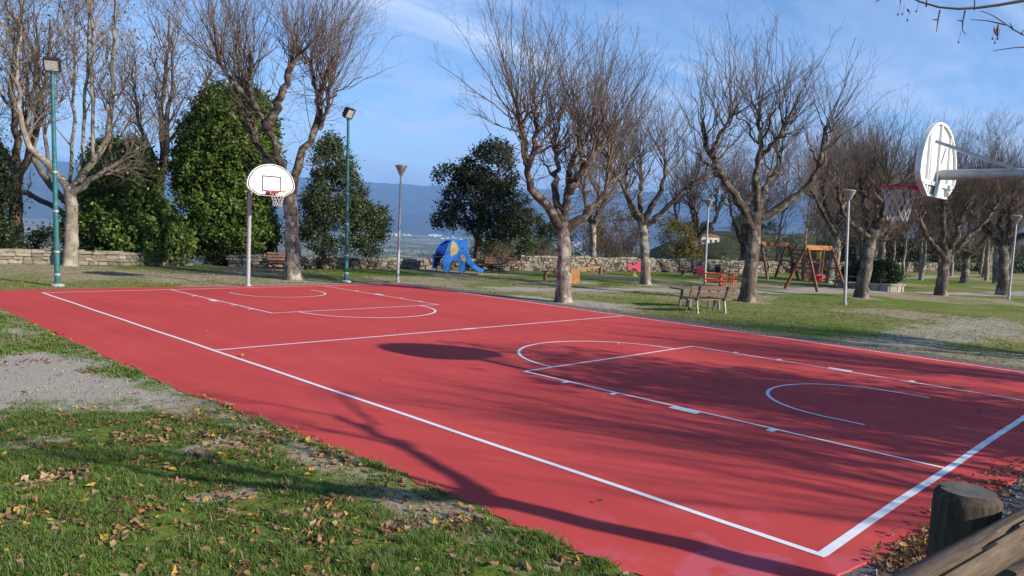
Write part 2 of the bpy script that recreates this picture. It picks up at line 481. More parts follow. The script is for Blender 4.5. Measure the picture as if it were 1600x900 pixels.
def court_material():
    m, t, b = new_mat('red_acrylic')
    tcn = N(t, 'ShaderNodeTexCoord')
    def nz(scale, det=5, ro=0.6, vec=None):
        n = N(t, 'ShaderNodeTexNoise', Scale=scale, Detail=det, Roughness=ro)
        t.links.new(vec or tcn.outputs['Object'], n.inputs['Vector']); return n.outputs['Fac']
    mpn = N(t, 'ShaderNodeMapping'); mpn.inputs['Scale'].default_value = (2.6, 0.22, 1); mpn.inputs['Rotation'].default_value = (0, 0, R_(90))
    t.links.new(tcn.outputs['Object'], mpn.inputs[0])
    c = ramp_node(t, nz(0.35, 5, 0.6), [(0.3, (0.49, 0.060, 0.056)), (0.7, (0.57, 0.078, 0.071))])
    streak = ramp_node(t, nz(1.1, 6, 0.6, mpn.outputs[0]), [(0.35, (0.93, 0.90, 0.92)), (0.65, (1.05, 1.04, 1.03))])
    mx = N(t, 'ShaderNodeMix', data_type='RGBA', blend_type='MULTIPLY'); mx.inputs[0].default_value = 1.0
    t.links.new(c, mx.inputs[6]); t.links.new(streak, mx.inputs[7])
    # thin pinkish overspray and scuffs in the corner nearest the fence
    vor = nz(1.6, 3, 0.5)
    sx = N(t, 'ShaderNodeSeparateXYZ'); t.links.new(tcn.outputs['Object'], sx.inputs[0])
    d = N(t, 'ShaderNodeVectorMath', operation='DISTANCE'); t.links.new(tcn.outputs['Object'], d.inputs[0]); d.inputs[1].default_value = (-0.65, 0.35, 0)
    f = N(t, 'ShaderNodeMapRange'); f.inputs['From Min'].default_value = 1.3; f.inputs['From Max'].default_value = 0.4
    t.links.new(d.outputs['Value'], f.inputs[0])
    g = N(t, 'ShaderNodeMapRange'); g.inputs['From Min'].default_value = 0.52; g.inputs['From Max'].default_value = 0.56
    t.links.new(vor, g.inputs[0])
    fm = N(t, 'ShaderNodeMath', operation='MULTIPLY'); t.links.new(f.outputs[0], fm.inputs[0]); t.links.new(g.outputs[0], fm.inputs[1])
    fm2 = N(t, 'ShaderNodeMath', operation='MULTIPLY'); t.links.new(fm.outputs[0], fm2.inputs[0]); fm2.inputs[1].default_value = 0.6
    m2 = N(t, 'ShaderNodeMix', data_type='RGBA'); t.links.new(fm2.outputs[0], m2.inputs[0]); t.links.new(mx.outputs[2], m2.inputs[6]); m2.inputs[7].default_value = (0.56, 0.12, 0.17, 1)
    # dust specks
    sp = nz(60, 2, 0.5); spk = N(t, 'ShaderNodeMapRange'); spk.inputs['From Min'].default_value = 0.72; spk.inputs['From Max'].default_value = 0.8; spk.inputs['To Max'].default_value = 0.35
    t.links.new(sp, spk.inputs[0])
    m3 = N(t, 'ShaderNodeMix', data_type='RGBA'); t.links.new(spk.outputs[0], m3.inputs[0]); t.links.new(m2.outputs[2], m3.inputs[6]); m3.inputs[7].default_value = (0.45, 0.2, 0.16, 1)
    # faint shoe scuffs and blown dust
    mp2 = N(t, 'ShaderNodeMapping'); mp2.inputs['Scale'].default_value = (9, 1.6, 1); mp2.inputs['Rotation'].default_value = (0, 0, 0.7); t.links.new(tcn.outputs['Object'], mp2.inputs[0])
    sc1 = N(t, 'ShaderNodeMapRange'); sc1.inputs['From Min'].default_value = 0.66; sc1.inputs['From Max'].default_value = 0.74; sc1.inputs['To Max'].default_value = 0.22
    t.links.new(nz(1.0, 5, 0.65, mp2.outputs[0]), sc1.inputs[0])
    m4 = N(t, 'ShaderNodeMix', data_type='RGBA'); t.links.new(sc1.outputs[0], m4.inputs[0]); t.links.new(m3.outputs[2], m4.inputs[6]); m4.inputs[7].default_value = (0.30, 0.045, 0.05, 1)
    du = N(t, 'ShaderNodeMapRange'); du.inputs['From Min'].default_value = 0.52; du.inputs['From Max'].default_value = 0.75; du.inputs['To Max'].default_value = 0.20
    t.links.new(nz(2.3, 8, 0.7), du.inputs[0])
    m5 = N(t, 'ShaderNodeMix', data_type='RGBA'); t.links.new(du.outputs[0], m5.inputs[0]); t.links.new(m4.outputs[2], m5.inputs[6]); m5.inputs[7].default_value = (0.60, 0.15, 0.11, 1)
    t.links.new(m5.outputs[2], b.inputs['Base Color'])
    rr = ramp_node(t, nz(0.9, 5), [(0.3, (0.70,) * 3), (0.7, (0.88,) * 3)])
    t.links.new(rr, b.inputs['Roughness']); b.inputs['Specular IOR Level'].default_value = 0.12
    add_bump(t, b, nz(260, 3, 0.6), 0.12, 0.002)
    return m
co = court_outline()
court = MB().prism(co, lambda a, b, t: (a, b, t), -0.05, 0.012).build('basketball_court', court_material())
tag(court, 'bright red acrylic basketball court with white lines', 'court', kind='structure')

def line_mat():
    m, t, b = new_mat('white_line_paint')
    tcn = N(t, 'ShaderNodeTexCoord')
    n = N(t, 'ShaderNodeTexNoise', Scale=14, Detail=6, Roughness=0.7); t.links.new(tcn.outputs['Object'], n.inputs['Vector'])
    c = ramp_node(t, n.outputs['Fac'], [(0.25, (0.66, 0.60, 0.62)), (0.45, (0.80, 0.79, 0.80)), (0.8, (0.84, 0.84, 0.85))])
    t.links.new(c, b.inputs['Base Color']); b.inputs['Roughness'].default_value = 0.55
    return m
LINE = line_mat()
_lz = [0.016]
def stripe(name, a, b, w, seg=0.8):
    """a painted stripe with a slightly wavering edge; a and b are its centre-line ends"""
    a = np.array(a, float); b = np.array(b, float); d = b - a; L = np.hypot(*d); d /= L; n = np.array([-d[1], d[0]])
    k = max(2, int(L / seg) + 1)
    mb = MB(); t = np.linspace(0, L, k); z = _lz[0]; _lz[0] += 0.0001
    off = [0.006 * math.sin(i * 1.7 + L) for i in range(k)]
    for s in (-1, 1):
        for i in range(k):
            p = a + d * t[i] + n * (s * w / 2 + off[i]); mb.v.append((p[0], p[1], z))
    mb.f = [(k + i, k + i + 1, i + 1, i) for i in range(k - 1)]
    mb.f = [tuple(reversed(q)) for q in mb.f]
    return mb.build(name, LINE, court)
def arc(name, c, r, a0, a1, w, n=40):
    mb = MB(); z = _lz[0]; _lz[0] += 0.0001
    for i in range(n + 1):
        a = a0 + (a1 - a0) * i / n
        for rr in (r - w / 2, r + w / 2): mb.v.append((c[0] + rr * math.cos(a), c[1] + rr * math.sin(a), z))
    mb.f = [(2 * i, 2 * i + 1, 2 * i + 3, 2 * i + 2) for i in range(n)]
    return mb.build(name, LINE, court)
lw = 0.055
stripe('sideline', (0, -0.035), (0, CL + 0.03), 0.062)
stripe('sideline', (CW, -0.035), (CW, CL + 0.03), lw)
stripe('baseline', (0, 0), (CW, 0), 0.074)
stripe('baseline', (0, CL), (CW, CL), lw)
stripe('midline', (0, CL / 2), (CW, CL / 2), lw)
tag(stripe('centre_mark', (CW / 2 - 0.16, CL / 2), (CW / 2 + 0.16, CL / 2), 0.11))
cx_ = CW / 2
for s, y0 in ((1, 0.0), (-1, CL)):
    ft = y0 + s * 5.8
    for sx in (-1, 1):
        stripe('lane_line', (cx_ + sx * 2.43, y0), (cx_ + sx * 2.43, ft), 0.05)
        for dy, ln, wd in ((1.80, 0.09, 0.13), (2.95, 0.40, 0.13), (4.05, 0.07, 0.13), (4.92, 0.07, 0.13)):
            x0 = cx_ + sx * 2.455; x1 = x0 + sx * wd
            stripe('lane_mark', (x0, y0 + s * dy), (x1, y0 + s * dy), ln, 0.2)
    stripe('free_throw_line', (cx_ - 2.455, ft), (cx_ + 2.455, ft), 0.05)
    a0 = 0 if s > 0 else math.pi
    arc('free_throw_arc', (cx_, ft), 1.78, a0, a0 + math.pi, 0.055)
    cy = y0 + s * 1.64
    arc('restricted_arc', (cx_, cy), 1.28, a0, a0 + math.pi, 0.05)
    for sx in (-1, 1):
        stripe('arc_leg', (cx_ + sx * 1.28, cy), (cx_ + sx * 1.28, cy - s * 0.44), 0.05, 0.2)

# ------------------------------------------------------------------ low stone walls
M['stone'] = noise_mat('wall_stone', [(0.25, (0.13, 0.105, 0.075)), (0.5, (0.26, 0.22, 0.16)), (0.75, (0.36, 0.315, 0.24))], 9, 7, 0.95, 0.8, 0.02, object_random=0.35)
M['mortar'] = noise_mat('wall_mortar', [(0.3, (0.17, 0.145, 0.11)), (0.7, (0.29, 0.255, 0.20))], 14, 6, 0.95, 0.6, 0.01)
M['stone2'] = noise_mat('wall_rubble', [(0.30, (0.09, 0.078, 0.06)), (0.45, (0.24, 0.21, 0.165)), (0.58, (0.32, 0.28, 0.215)), (0.75, (0.42, 0.37, 0.295))], 3.6, 8, 0.95, 0.6, 0.02, nrough=0.75)
def rubble_mat():
    m, t, b = new_mat('rubble_stone')
    a = N(t, 'ShaderNodeAttribute', attribute_name='col'); tcn = N(t, 'ShaderNodeTexCoord')
    n = N(t, 'ShaderNodeTexNoise', Scale=11, Detail=7, Roughness=0.7); t.links.new(tcn.outputs['Object'], n.inputs['Vector'])
    r = ramp_node(t, n.outputs['Fac'], [(0.3, (0.5,) * 3), (0.7, (1.45,) * 3)])
    mx = N(t, 'ShaderNodeMix', data_type='RGBA', blend_type='MULTIPLY'); mx.inputs[0].default_value = 1
    t.links.new(a.outputs['Color'], mx.inputs[6]); t.links.new(r, mx.inputs[7]); t.links.new(mx.outputs[2], b.inputs['Base Color'])
    b.inputs['Roughness'].default_value = 0.95; add_bump(t, b, n.outputs['Fac'], 0.8, 0.02)
    return m
M['rubble'] = rubble_mat()
_stones = []
for k in range(7):
    r2 = random.Random(k)
    mb = MB(); n = 8; prof = [(-0.5 + r2.uniform(0, .12), -0.5), (0.5 - r2.uniform(0, .12), -0.5), (0.5, -0.3), (0.5, 0.3), (0.5 - r2.uniform(0, .15), 0.5), (-0.5 + r2.uniform(0, .15), 0.5), (-0.5, 0.28), (-0.5, -0.28)]
    mb.prism(prof, lambda a, b, t: (a * (1 - 0.12 * abs(t - 0.5) * 0), t, b), -0.5, 0.3)
    mb.prism([(p[0] * 0.82, p[1] * 0.82) for p in prof], lambda a, b, t: (a, t, b), -0.6, -0.499)
    _stones.append(mb.mesh('stone', M['stone']))
def wall_run(name, pts, h, label, stones, thick=0.42, rough=0.05):
    o = empty(name, (pts[0][0], pts[0][1], 0)); tag(o, label, 'wall', 'low stone walls round the park')
    ox, oy = pts[0]
    core = MB(); cop = MB(); rub = MB(); cols = []
    rr = random.Random(len(label))
    for (x0, y0), (x1, y1) in zip(pts[:-1], pts[1:]):
        d = Vector((x1 - x0, y1 - y0, 0)); L = d.length; d.normalize(); nrm = Vector((d.y, -d.x, 0))   # towards the lawn
        a = Vector((x0 - ox, y0 - oy, 0)); ang = math.atan2(d.y, d.x)
        core.box(a + d * L / 2 + Vector((0, 0, h / 2 - 0.17)), (L + 0.02, thick - 0.06, h + 0.26), Matrix.Rotation(ang, 3, 'Z'))
        s = 0
        while s < L:   # the uneven top
            w = min(rr.uniform(0.25, 0.6), L - s + 0.01)
            cz = h + rr.uniform(-.05, .03)
            cop.box(a + d * (s + w / 2) + Vector((0, 0, cz)), (w - 0.025, thick + rr.uniform(-.10, .04), 0.10), Matrix.Rotation(ang + rr.uniform(-.06, .06), 3, 'Z') @ Matrix.Rotation(rr.uniform(-.06, .06), 3, 'Y'))
            s += w
        z = 0.0
        while z < h - 0.05:
            ch = min(rr.uniform(0.09, 0.17), h - z); s = -rr.uniform(0, 0.2)
            while s < L:
                w = rr.uniform(0.12, 0.42) if not stones else rr.uniform(0.2, 0.5); p = a + d * (s + w / 2) + nrm * (thick / 2 - 0.03) + Vector((0, 0, z + ch / 2 + rr.uniform(-.015, .015)))
                if stones:
                    st = link('stone', rr.choice(_stones), o, p + nrm * rr.uniform(-.02, rough * 0.5), (rr.uniform(-.03, .03), rr.uniform(-.06, .06), ang + rr.uniform(-.04, .04)))
                    st.scale = (w - 0.012, 0.16, ch - 0.012)
                else:
                    rub.box(p + nrm * rr.uniform(-.03, rough * 0.6), (w - rr.uniform(.0, .05), 0.12, ch - rr.uniform(.0, .03)), Matrix.Rotation(ang + rr.uniform(-.09, .09), 3, 'Z') @ Matrix.Rotation(rr.uniform(-.16, .16), 3, 'Y'))
                    k = rr.choice((0.35, 0.6, 0.8, 1.0, 1.0, 1.25)); t = rr.uniform(0, 1); cols += [(0.235 * k, (0.195 + 0.018 * t) * k, (0.14 + 0.028 * t) * k)] * 8
                s += w
            z += ch
    core.build('mortar_core', M['mortar'], o)
    cop.build('coping', M['stone2'], o, bevel=0.02)
    if not stones:
        r_ = rub.build('rubble_face', M['rubble'], o, bevel=0.02); tag(r_, kind='stuff')
        ca = r_.data.color_attributes.new('col', 'FLOAT_COLOR', 'POINT'); ca.data.foreach_set('color', np.concatenate([np.array(cols), np.ones((len(cols), 1))], 1).astype(np.float32).ravel())
    return o
wall_run('stone_wall', [(-4.5, 32.5), (1.32, 30.45), (4.17, 29.5), (7.35, 28.95)], 0.50, 'low pale stone wall below the ivy mounds at the left', True)
wall_run('stone_wall', [(9.0, 28.3), (10.1, 27.5), (12.7, 27.1), (15.3, 26.6), (18.2, 26.2), (22.6, 24.8)], 0.48, 'low grey rubble wall behind the elephant slide', False, rough=0.1)
wall_run('stone_wall', [(22.62, 24.78), (26.2, 24.2), (32.75, 23.0), (38.3, 21.0)], 0.74, 'tan rubble wall behind the spring riders and roundabout', False, rough=0.1)
wall_run('stone_wall', [(38.32, 20.98), (52, 20.6), (67.0, 19.6), (90, 18.6)], 0.74, 'shaded stone wall far behind the hedge planter', False, rough=0.1)

# ------------------------------------------------------------------ tree tools
RZ = math.atan2(-0.714, 0.70)      # trees are drawn in a frame turned this way
def tubes(P, R, k=3):
    """P (n,s,3), R (n,s) -> verts, quads of n tapering tubes"""
    n, s, _ = P.shape
    T = np.gradient(P, axis=1); T /= np.linalg.norm(T, axis=2, keepdims=True) + 1e-9
    ch = P[:, -1] - P[:, 0]; ch /= np.linalg.norm(ch, axis=1, keepdims=True) + 1e-9
    ref = np.where(np.abs(ch[:, 2:3]) < 0.8, np.array([[0, 0, 1.0]]), np.array([[1.0, 0, 0]]))
    U = np.cross(ref, ch); U /= np.linalg.norm(U, axis=1, keepdims=True) + 1e-9
    U = U[:, None, :] - T * np.sum(U[:, None, :] * T, 2, keepdims=True); U /= np.linalg.norm(U, axis=2, keepdims=True) + 1e-9
    W = np.cross(T, U)
    a = np.arange(k) * 2 * np.pi / k
    V = P[:, :, None, :] + (U[:, :, None, :] * np.cos(a)[None, None, :, None] + W[:, :, None, :] * np.sin(a)[None, None, :, None]) * R[:, :, None, None]
    i = np.arange(n * s * k).reshape(n, s, k)
    A = i[:, :-1, :]; B = np.roll(A, -1, axis=2); D = i[:, 1:, :]; E_ = np.roll(D, -1, axis=2)
    return V.reshape(-1, 3), np.stack([A, B, E_, D], -1).reshape(-1, 4)
def join(parts):
    V = []; Fs = []; o = 0
    for v, f in parts:
        V.append(v); Fs.append(f + o); o += len(v)
    return np.concatenate(V), np.concatenate(Fs)
def unit(a): return a / (np.linalg.norm(a, axis=-1, keepdims=True) + 1e-9)
def spawn(g, P, R, n, lmin, lmax, tmin=0.2, tmax=1.0, along=0.6, spread=0.7, up=0.4, curve=0.25, S=5, rmul=0.6, rmax=0.03, rmin=0.003, jit=0.03, taper=0.0, sizefall=0.0):
    """n children per parent; children start along the parent and bend by `curve` upwards"""
    m, s, _ = P.shape
    par = np.repeat(np.arange(m), n); t = g.uniform(tmin, tmax, m * n)
    x = t * (s - 1); i = np.minimum(x.astype(int), s - 2); fr = (x - i)[:, None]
    p0 = P[par, i] * (1 - fr) + P[par, i + 1] * fr
    tan = unit(P[par, i + 1] - P[par, i])
    r0 = np.minimum((R[par, i] * (1 - fr[:, 0]) + R[par, i + 1] * fr[:, 0]) * rmul, rmax)
    rnd = g.normal(size=(m * n, 3)); rnd = unit(rnd - tan * np.sum(rnd * tan, 1, keepdims=True))
    d = unit(tan * along + rnd * spread * g.uniform(0.5, 1.2, (m * n, 1)) + np.array([0, 0, up]))
    L = g.uniform(lmin, lmax, m * n) * (1 - sizefall * t)
    q = np.linspace(0, 1, S)[None, :, None]
    path = p0[:, None, :] + d[:, None, :] * q * L[:, None, None] + np.array([0, 0, 1.0]) * (curve * L)[:, None, None] * q * q
    path[:, 1:] += g.normal(size=(m * n, S - 1, 3)) * (jit * L)[:, None, None]
    rr = r0[:, None] * (1 - 0.78 * np.linspace(0, 1, S)[None, :]) ; rr = np.maximum(rr, rmin)
    return path, rr
def smooth_path(pts, n):
    pts = np.array(pts, float); t = np.concatenate([[0], np.cumsum(np.linalg.norm(np.diff(pts, axis=0), axis=1))]); t /= t[-1]
    q = np.linspace(0, 1, n); out = np.stack([np.interp(q, t, pts[:, k]) for k in range(3)], 1)
    for _ in range(2):
        o2 = out.copy(); o2[1:-1] = out[:-2] * 0.25 + out[1:-1] * 0.5 + out[2:] * 0.25; out = o2
    return out
def limb_mesh(g, pts, r0, r1, mat, flare=0.0, k=10, n=16, knob=0.10, name='limb'):
    P = smooth_path(pts, n); q = np.linspace(0, 1, n)
    P[1:-1] += g.normal(size=(n - 2, 3)) * np.array([1, 1, 0.5]) * min(0.045, r0 * 0.28) * (0.35 if flare > 0.3 else 1)
    R = r0 + (r1 - r0) * q
    if flare: R = R * (1 + flare * np.exp(-q * n * 0.33))
    kn = np.convolve(np.pad(g.random(n) - 0.5, 1, mode='edge'), [0.25, 0.5, 0.25], 'valid') if name == 'trunk' else g.random(n) - 0.5
    R = R * (1 + knob * kn * 2)
    V, Q = tubes(P[None], R[None], k)
    # uneven bark
    cen = np.repeat(P, k, 0); dv = V - cen
    V = cen + dv * (1 + 0.05 * (g.random((len(V), 1)) - 0.5) * 2 + 0.08 * np.sin(np.tile(np.arange(k), n) * 2 * np.pi / k * 3 + 1.3 + 0.25 * np.repeat(np.arange(n), k))[:, None])
    top = np.arange((n - 1) * k, n * k)
    me = mesh_np(name, V, [Q, top[None, :]], mat, True)
    return me, P, R
def make_leaves(g, cen, size, nrm=None, aspect=0.6, droop=0.0):
    """diamond leaves at the points cen"""
    n = len(cen)
    a = unit(g.normal(size=(n, 3)) + (0 if nrm is None else nrm * 1.1))
    b = unit(np.cross(a, g.normal(size=(n, 3)))); c = np.cross(a, b)
    b = unit(b + np.array([0, 0, -droop])); s = (size * g.uniform(0.6, 1.3, n))[:, None]
    V = np.stack([cen - b * s, cen + c * s * aspect + a * s * 0.15, cen + b * s, cen - c * s * aspect + a * s * 0.15], 1)
    return V.reshape(-1, 3), np.arange(4 * n).reshape(n, 4)

def pollard(g, trunk, limbs, r_tr, mats=('lime_bark', 'twig'), shoots=26, slen=(1.6, 3.0), tw=9, low=16, flare=0.45, limb_r=0.68, leafn=0, dens=1.0):
    """pollarded lime: returns a list of (part name, mesh)"""
    out = []
    me, TP, TR = limb_mesh(g, trunk, r_tr, r_tr * 0.86, M[mats[0]], flare, 14, 18, 0.06, 'trunk')
    out.append(('trunk', me))
    SP, SR = [], []
    for j, l in enumerate(limbs):
        r0 = r_tr * limb_r * random.Random(j + len(limbs)).uniform(0.8, 1.05)
        if len(l) <= 4 and l[0][2] > 4.4: r0 *= 0.6
        me, P, R = limb_mesh(g, l, r0, r0 * 0.40, M['limb_bark'], 0.15, 9, 16, 0.15)
        out.append(('limb', me)); SP.append(P); SR.append(R)
    P = np.stack(SP); R = np.stack(SR)
    # knuckle heads: fans of long straight shoots
    S2 = spawn(g, P, R, 4, 0.7, 1.5, 0.50, 1.0, 0.55, 0.85, 0.45, 0.15, 7, 0.72, 0.060, 0.016, 0.045)
    S3 = spawn(g, S2[0], S2[1], max(3, int(shoots * 0.16)), slen[0] * 0.75, slen[1] * 0.9, 0.30, 1.0, 0.75, 0.62, 0.50, 0.15, 7, 0.65, 0.018, 0.0042, 0.018)
    s4 = spawn(g, S3[0], S3[1], max(4, tw - 2), 0.22, 0.80, 0.22, 0.98, 0.62, 0.75, 0.15, 0.12, 4, 0.55, 0.008, 0.0032, 0.04)
    A = spawn(g, P, R, int(shoots * 0.34 * dens), slen[0], slen[1], 0.80, 1.0, 0.7, 0.85, 0.45, 0.18, 7, 0.7, 0.022, 0.0045, 0.018)
    B = spawn(g, P, R, int(shoots * 0.20 * dens), slen[0] * 0.7, slen[1] * 0.85, 0.40, 0.95, 0.25, 0.85, 0.70, 0.25, 7, 0.6, 0.018, 0.0045, 0.020)
    Lw = spawn(g, P, R, low, 0.7, 1.7, 0.05, 0.7, 0.0, 1.0, 0.1, 0.12, 6, 0.4, 0.012, 0.0035, 0.03)
    L3 = spawn(g, TP[None], TR[None], int(low * 1.2), 0.5, 1.5, 0.72, 1.0, 0.0, 1.0, 0.15, 0.15, 6, 0.3, 0.010, 0.0035, 0.03)
    allp = [A, B, Lw, L3]
    t1 = spawn(g, A[0], A[1], tw, 0.25, 0.85, 0.25, 0.98, 0.75, 0.62, 0.15, 0.12, 4, 0.55, 0.010, 0.0034, 0.03)
    t2 = spawn(g, B[0], B[1], tw, 0.25, 0.75, 0.25, 0.98, 0.70, 0.66, 0.15, 0.12, 4, 0.55, 0.009, 0.0034, 0.03)
    t3 = spawn(g, Lw[0], Lw[1], 4, 0.2, 0.6, 0.3, 1.0, 0.6, 0.8, 0.0, -0.05, 4, 0.6, 0.006, 0.003, 0.04)
    t4 = spawn(g, t1[0], t1[1], 1, 0.12, 0.30, 0.3, 1.0, 0.7, 0.7, 0.1, 0.1, 3, 0.7, 0.005, 0.0028, 0.03)
    parts = [tubes(*S2, 5)] + [tubes(*q, 3) for q in (A, B, Lw, L3, S3, s4, t1, t2, t3, t4)]
    V, Q = join(parts)
    out.append(('crown', mesh_np('crown', V, [Q], M[mats[1]])))
    return out
def plant_tree(name, parts, loc, rz, scale, label, group=None, cat='tree'):
    o = empty(name, (loc[0], loc[1], loc[2] if len(loc) > 2 else float(ground_z(np.array(loc[0]), np.array(loc[1]))) - 0.03), rz, scale)
    for n, me in parts: link(n, me, o)
    return tag(o, label, cat, group)

GR = 'pollarded lime trees in the park'
g = np.random.default_rng(11)
T1 = pollard(g, [(0, 0, -.1), (-0.03, 0, 1.05), (-0.08, 0, 2.16), (-0.2, 0, 3.05)],
    [[(-0.25, -0.0, 3.04), (-0.51, -0.11, 4.12), (-0.71, -0.23, 4.82), (-0.9, -0.34, 5.31), (-1.24, -0.46, 5.71), (-1.43, -0.57, 6.11), (-1.4, -0.69, 6.64), (-1.34, -0.8, 7.53)],
     [(-0.32, -0.0, 3.16), (-1.14, 0.2, 4.18), (-1.59, 0.4, 5.07), (-1.89, 0.6, 5.68), (-2.0, 0.8, 6.38), (-2.4, 1.0, 7.06)],
     [(-0.88, -0.4, 5.2), (-0.49, -0.6, 5.93), (-0.29, -0.8, 6.39), (0.03, -1.0, 7.06), (0.43, -1.2, 7.53)],
     [(-0.12, -0.0, 2.95), (0.1, 0.04, 4.23), (0.52, 0.09, 4.91), (0.72, 0.13, 5.37), (0.75, 0.17, 6.03), (0.73, 0.21, 6.62), (0.92, 0.26, 7.23), (1.12, 0.3, 7.81)],
     [(-1.43, -0.5, 6.05), (-1.94, -0.67, 6.55), (-2.2, -0.83, 6.92), (-2.36, -1.0, 7.3)],
     [(0.75, 0.2, 6.03), (0.4, 0.55, 7.11), (0.18, 0.9, 7.83)],
     [(0.74, 0.2, 5.3), (1.1, -0.2, 6.0), (1.25, -0.4, 6.7)]], 0.265, shoots=38, slen=(2.0, 3.8), tw=11, low=14)
plant_tree('lime_tree', T1, (8.28, 21.95), RZ, 1.0, 'tall bare lime with forked mossy limbs beside the far hoop', GR)
T2 = pollard(g, [(0, 0, -.1), (-0.04, 0, 0.82), (-0.05, 0, 1.6), (-0.13, 0, 2.45)],
    [[(-0.18, -0.0, 2.33), (-0.38, -0.09, 2.7), (-0.79, -0.17, 3.06), (-1.11, -0.26, 3.27), (-1.3, -0.34, 3.64), (-1.24, -0.43, 4.2), (-1.12, -0.51, 4.88), (-1.09, -0.6, 5.61)],
     [(-1.23, -0.3, 4.12), (-1.45, -0.53, 4.64), (-1.53, -0.77, 5.07), (-1.6, -1.0, 5.31)],
     [(-0.13, -0.0, 2.37), (0.01, 0.1, 3.48), (-0.07, 0.2, 4.06), (0.17, 0.3, 4.52), (0.27, 0.4, 5.31), (0.32, 0.5, 5.71)],
     [(-0.01, -0.0, 2.31), (0.73, 0.15, 2.86), (1.11, 0.3, 3.41), (1.29, 0.45, 4.01), (1.3, 0.6, 4.8)],
     [(-0.13, -0.0, 2.37), (-0.43, 0.43, 3.34), (-0.36, 0.87, 4.16), (-0.46, 1.3, 4.99)],
     [(0.01, 0.1, 3.4), (0.45, -0.3, 4.2), (0.75, -0.5, 4.9)]], 0.215, shoots=38, slen=(1.7, 3.3), tw=11, low=14)
plant_tree('lime_tree', T2, (12.29, 12.91), RZ, 1.0, 'bare lime with pale trunk standing at the edge of the red court', GR)
T3 = pollard(g, [(0, 0, -.1), (-0.12, 0, 1.09), (-0.25, 0, 2.2), (-0.37, 0, 2.75)],
    [[(-0.36, -0.0, 2.61), (-0.9, 0.1, 3.47), (-1.18, 0.2, 4.24), (-1.17, 0.3, 5.22)],
     [(-0.31, 0.0, 2.6), (-0.15, -0.15, 3.25), (0.25, -0.3, 3.93), (0.44, -0.45, 4.83), (0.31, -0.6, 5.54)],
     [(-0.22, 0.0, 2.55), (0.56, 0.07, 3.29), (1.35, 0.13, 4.17), (2.06, 0.2, 4.76)],
     [(-0.37, -0.0, 2.65), (-0.45, 0.37, 3.73), (-0.34, 0.73, 4.87), (-0.45, 1.1, 5.74)],
     [(-0.3, 0, 2.7), (-1.0, -0.6, 3.6), (-1.7, -0.9, 4.6)]], 0.205, shoots=36, slen=(1.7, 3.4), tw=10, low=14)
plant_tree('lime_tree', T3, (22.49, 16.86), RZ, 1.0, 'bare lime with three raised limbs beside the pink spring rider', GR)
T4 = pollard(g, [(0, 0, -.1), (0.02, 0, 0.94), (0.05, 0, 2.05), (0.03, 0, 3.15)],
    [[(-0.02, 0.0, 2.6), (-0.45, -0.1, 3.28), (-0.95, -0.2, 3.82), (-1.64, -0.3, 4.86), (-1.99, -0.4, 5.47), (-2.1, -0.5, 6.03)],
     [(-1.75, -0.4, 5.0), (-1.47, -0.65, 5.72), (-1.26, -0.9, 6.22)],
     [(0.04, -0.0, 3.0), (0.14, 0.02, 3.88), (-0.12, 0.04, 4.52), (0.13, 0.06, 5.06), (0.02, 0.08, 5.77), (-0.12, 0.1, 6.63)],
     [(0.12, 0.1, 5.0), (0.59, -0.2, 5.7), (0.71, -0.5, 6.37)],
     [(0.08, 0.0, 2.7), (0.78, 0.06, 3.25), (1.57, 0.12, 3.89), (2.2, 0.18, 4.58), (2.23, 0.24, 5.31), (2.34, 0.3, 6.2)],
     [(0.1, -0.0, 2.85), (0.34, 0.4, 3.84), (0.97, 0.8, 4.68), (1.21, 1.2, 5.51)]], 0.23, shoots=30, mats=('lime_bark_dark', 'twig'), slen=(1.5, 2.8), tw=10, low=16)
plant_tree('lime_tree', T4, (19.23, 10.42), RZ, 1.0, 'bare lime with wide dark limbs just beyond the slatted bench', GR)
T5 = pollard(g, [(0, 0, -.1), (0.05, 0, 0.94), (0.15, 0, 1.86), (0.26, 0, 2.77)],
    [[(0.26, 0.0, 2.65), (0.5, -0.13, 3.43), (0.53, -0.27, 4.06), (0.55, -0.4, 4.82)],
     [(0.21, -0.0, 2.65), (-0.08, 0.17, 3.4), (-0.1, 0.33, 4.19), (-0.19, 0.5, 4.97)],
     [(0.27, -0.0, 2.55), (1.09, 0.13, 3.2), (1.63, 0.27, 3.75), (1.89, 0.4, 4.54)],
     [(0.17, -0.0, 2.5), (-0.73, -0.2, 2.98), (-1.33, -0.4, 3.59), (-1.59, -0.6, 4.45)],
     [(0.2, 0, 2.6), (0.7, 0.7, 3.4), (0.9, 1.2, 4.4)]], 0.24, shoots=36, mats=('lime_bark_dark', 'twig'), slen=(1.4, 3.0), tw=10, low=22)
plant_tree('lime_tree', T5, (26.67, 9.27), RZ, 1.0, 'bare lime leaning right between the lamp post and the hedge planter', GR)
T6 = pollard(g, [(0, 0, -.1), (0, 0, 0.95), (0.06, 0, 1.84), (0.04, 0, 2.13)],
    [[(0.0, 0.0, 1.85), (-0.13, 0.07, 3.01), (-0.11, 0.13, 3.89), (-0.21, 0.2, 5.06)],
     [(0.06, -0.0, 1.85), (0.56, 0.13, 2.69), (0.77, 0.27, 3.49), (0.99, 0.4, 4.54)],
     [(-0.05, -0.0, 1.8), (-0.84, -0.13, 2.53), (-1.33, -0.27, 3.24), (-1.58, -0.4, 4.24)],
     [(0.12, 0.0, 1.8), (1.24, 0.07, 2.92), (2.06, 0.13, 3.99), (2.4, 0.2, 4.6)],
     [(0, 0, 1.9), (0.3, 0.8, 3.0), (0.4, 1.3, 4.2)]], 0.24, shoots=36, mats=('lime_bark_dark', 'twig'), slen=(1.4, 3.0), tw=10, low=24)
plant_tree('lime_tree', T6, (33.55, 8.16), RZ, 1.0, 'thick bare lime straight below the near backboard', GR)
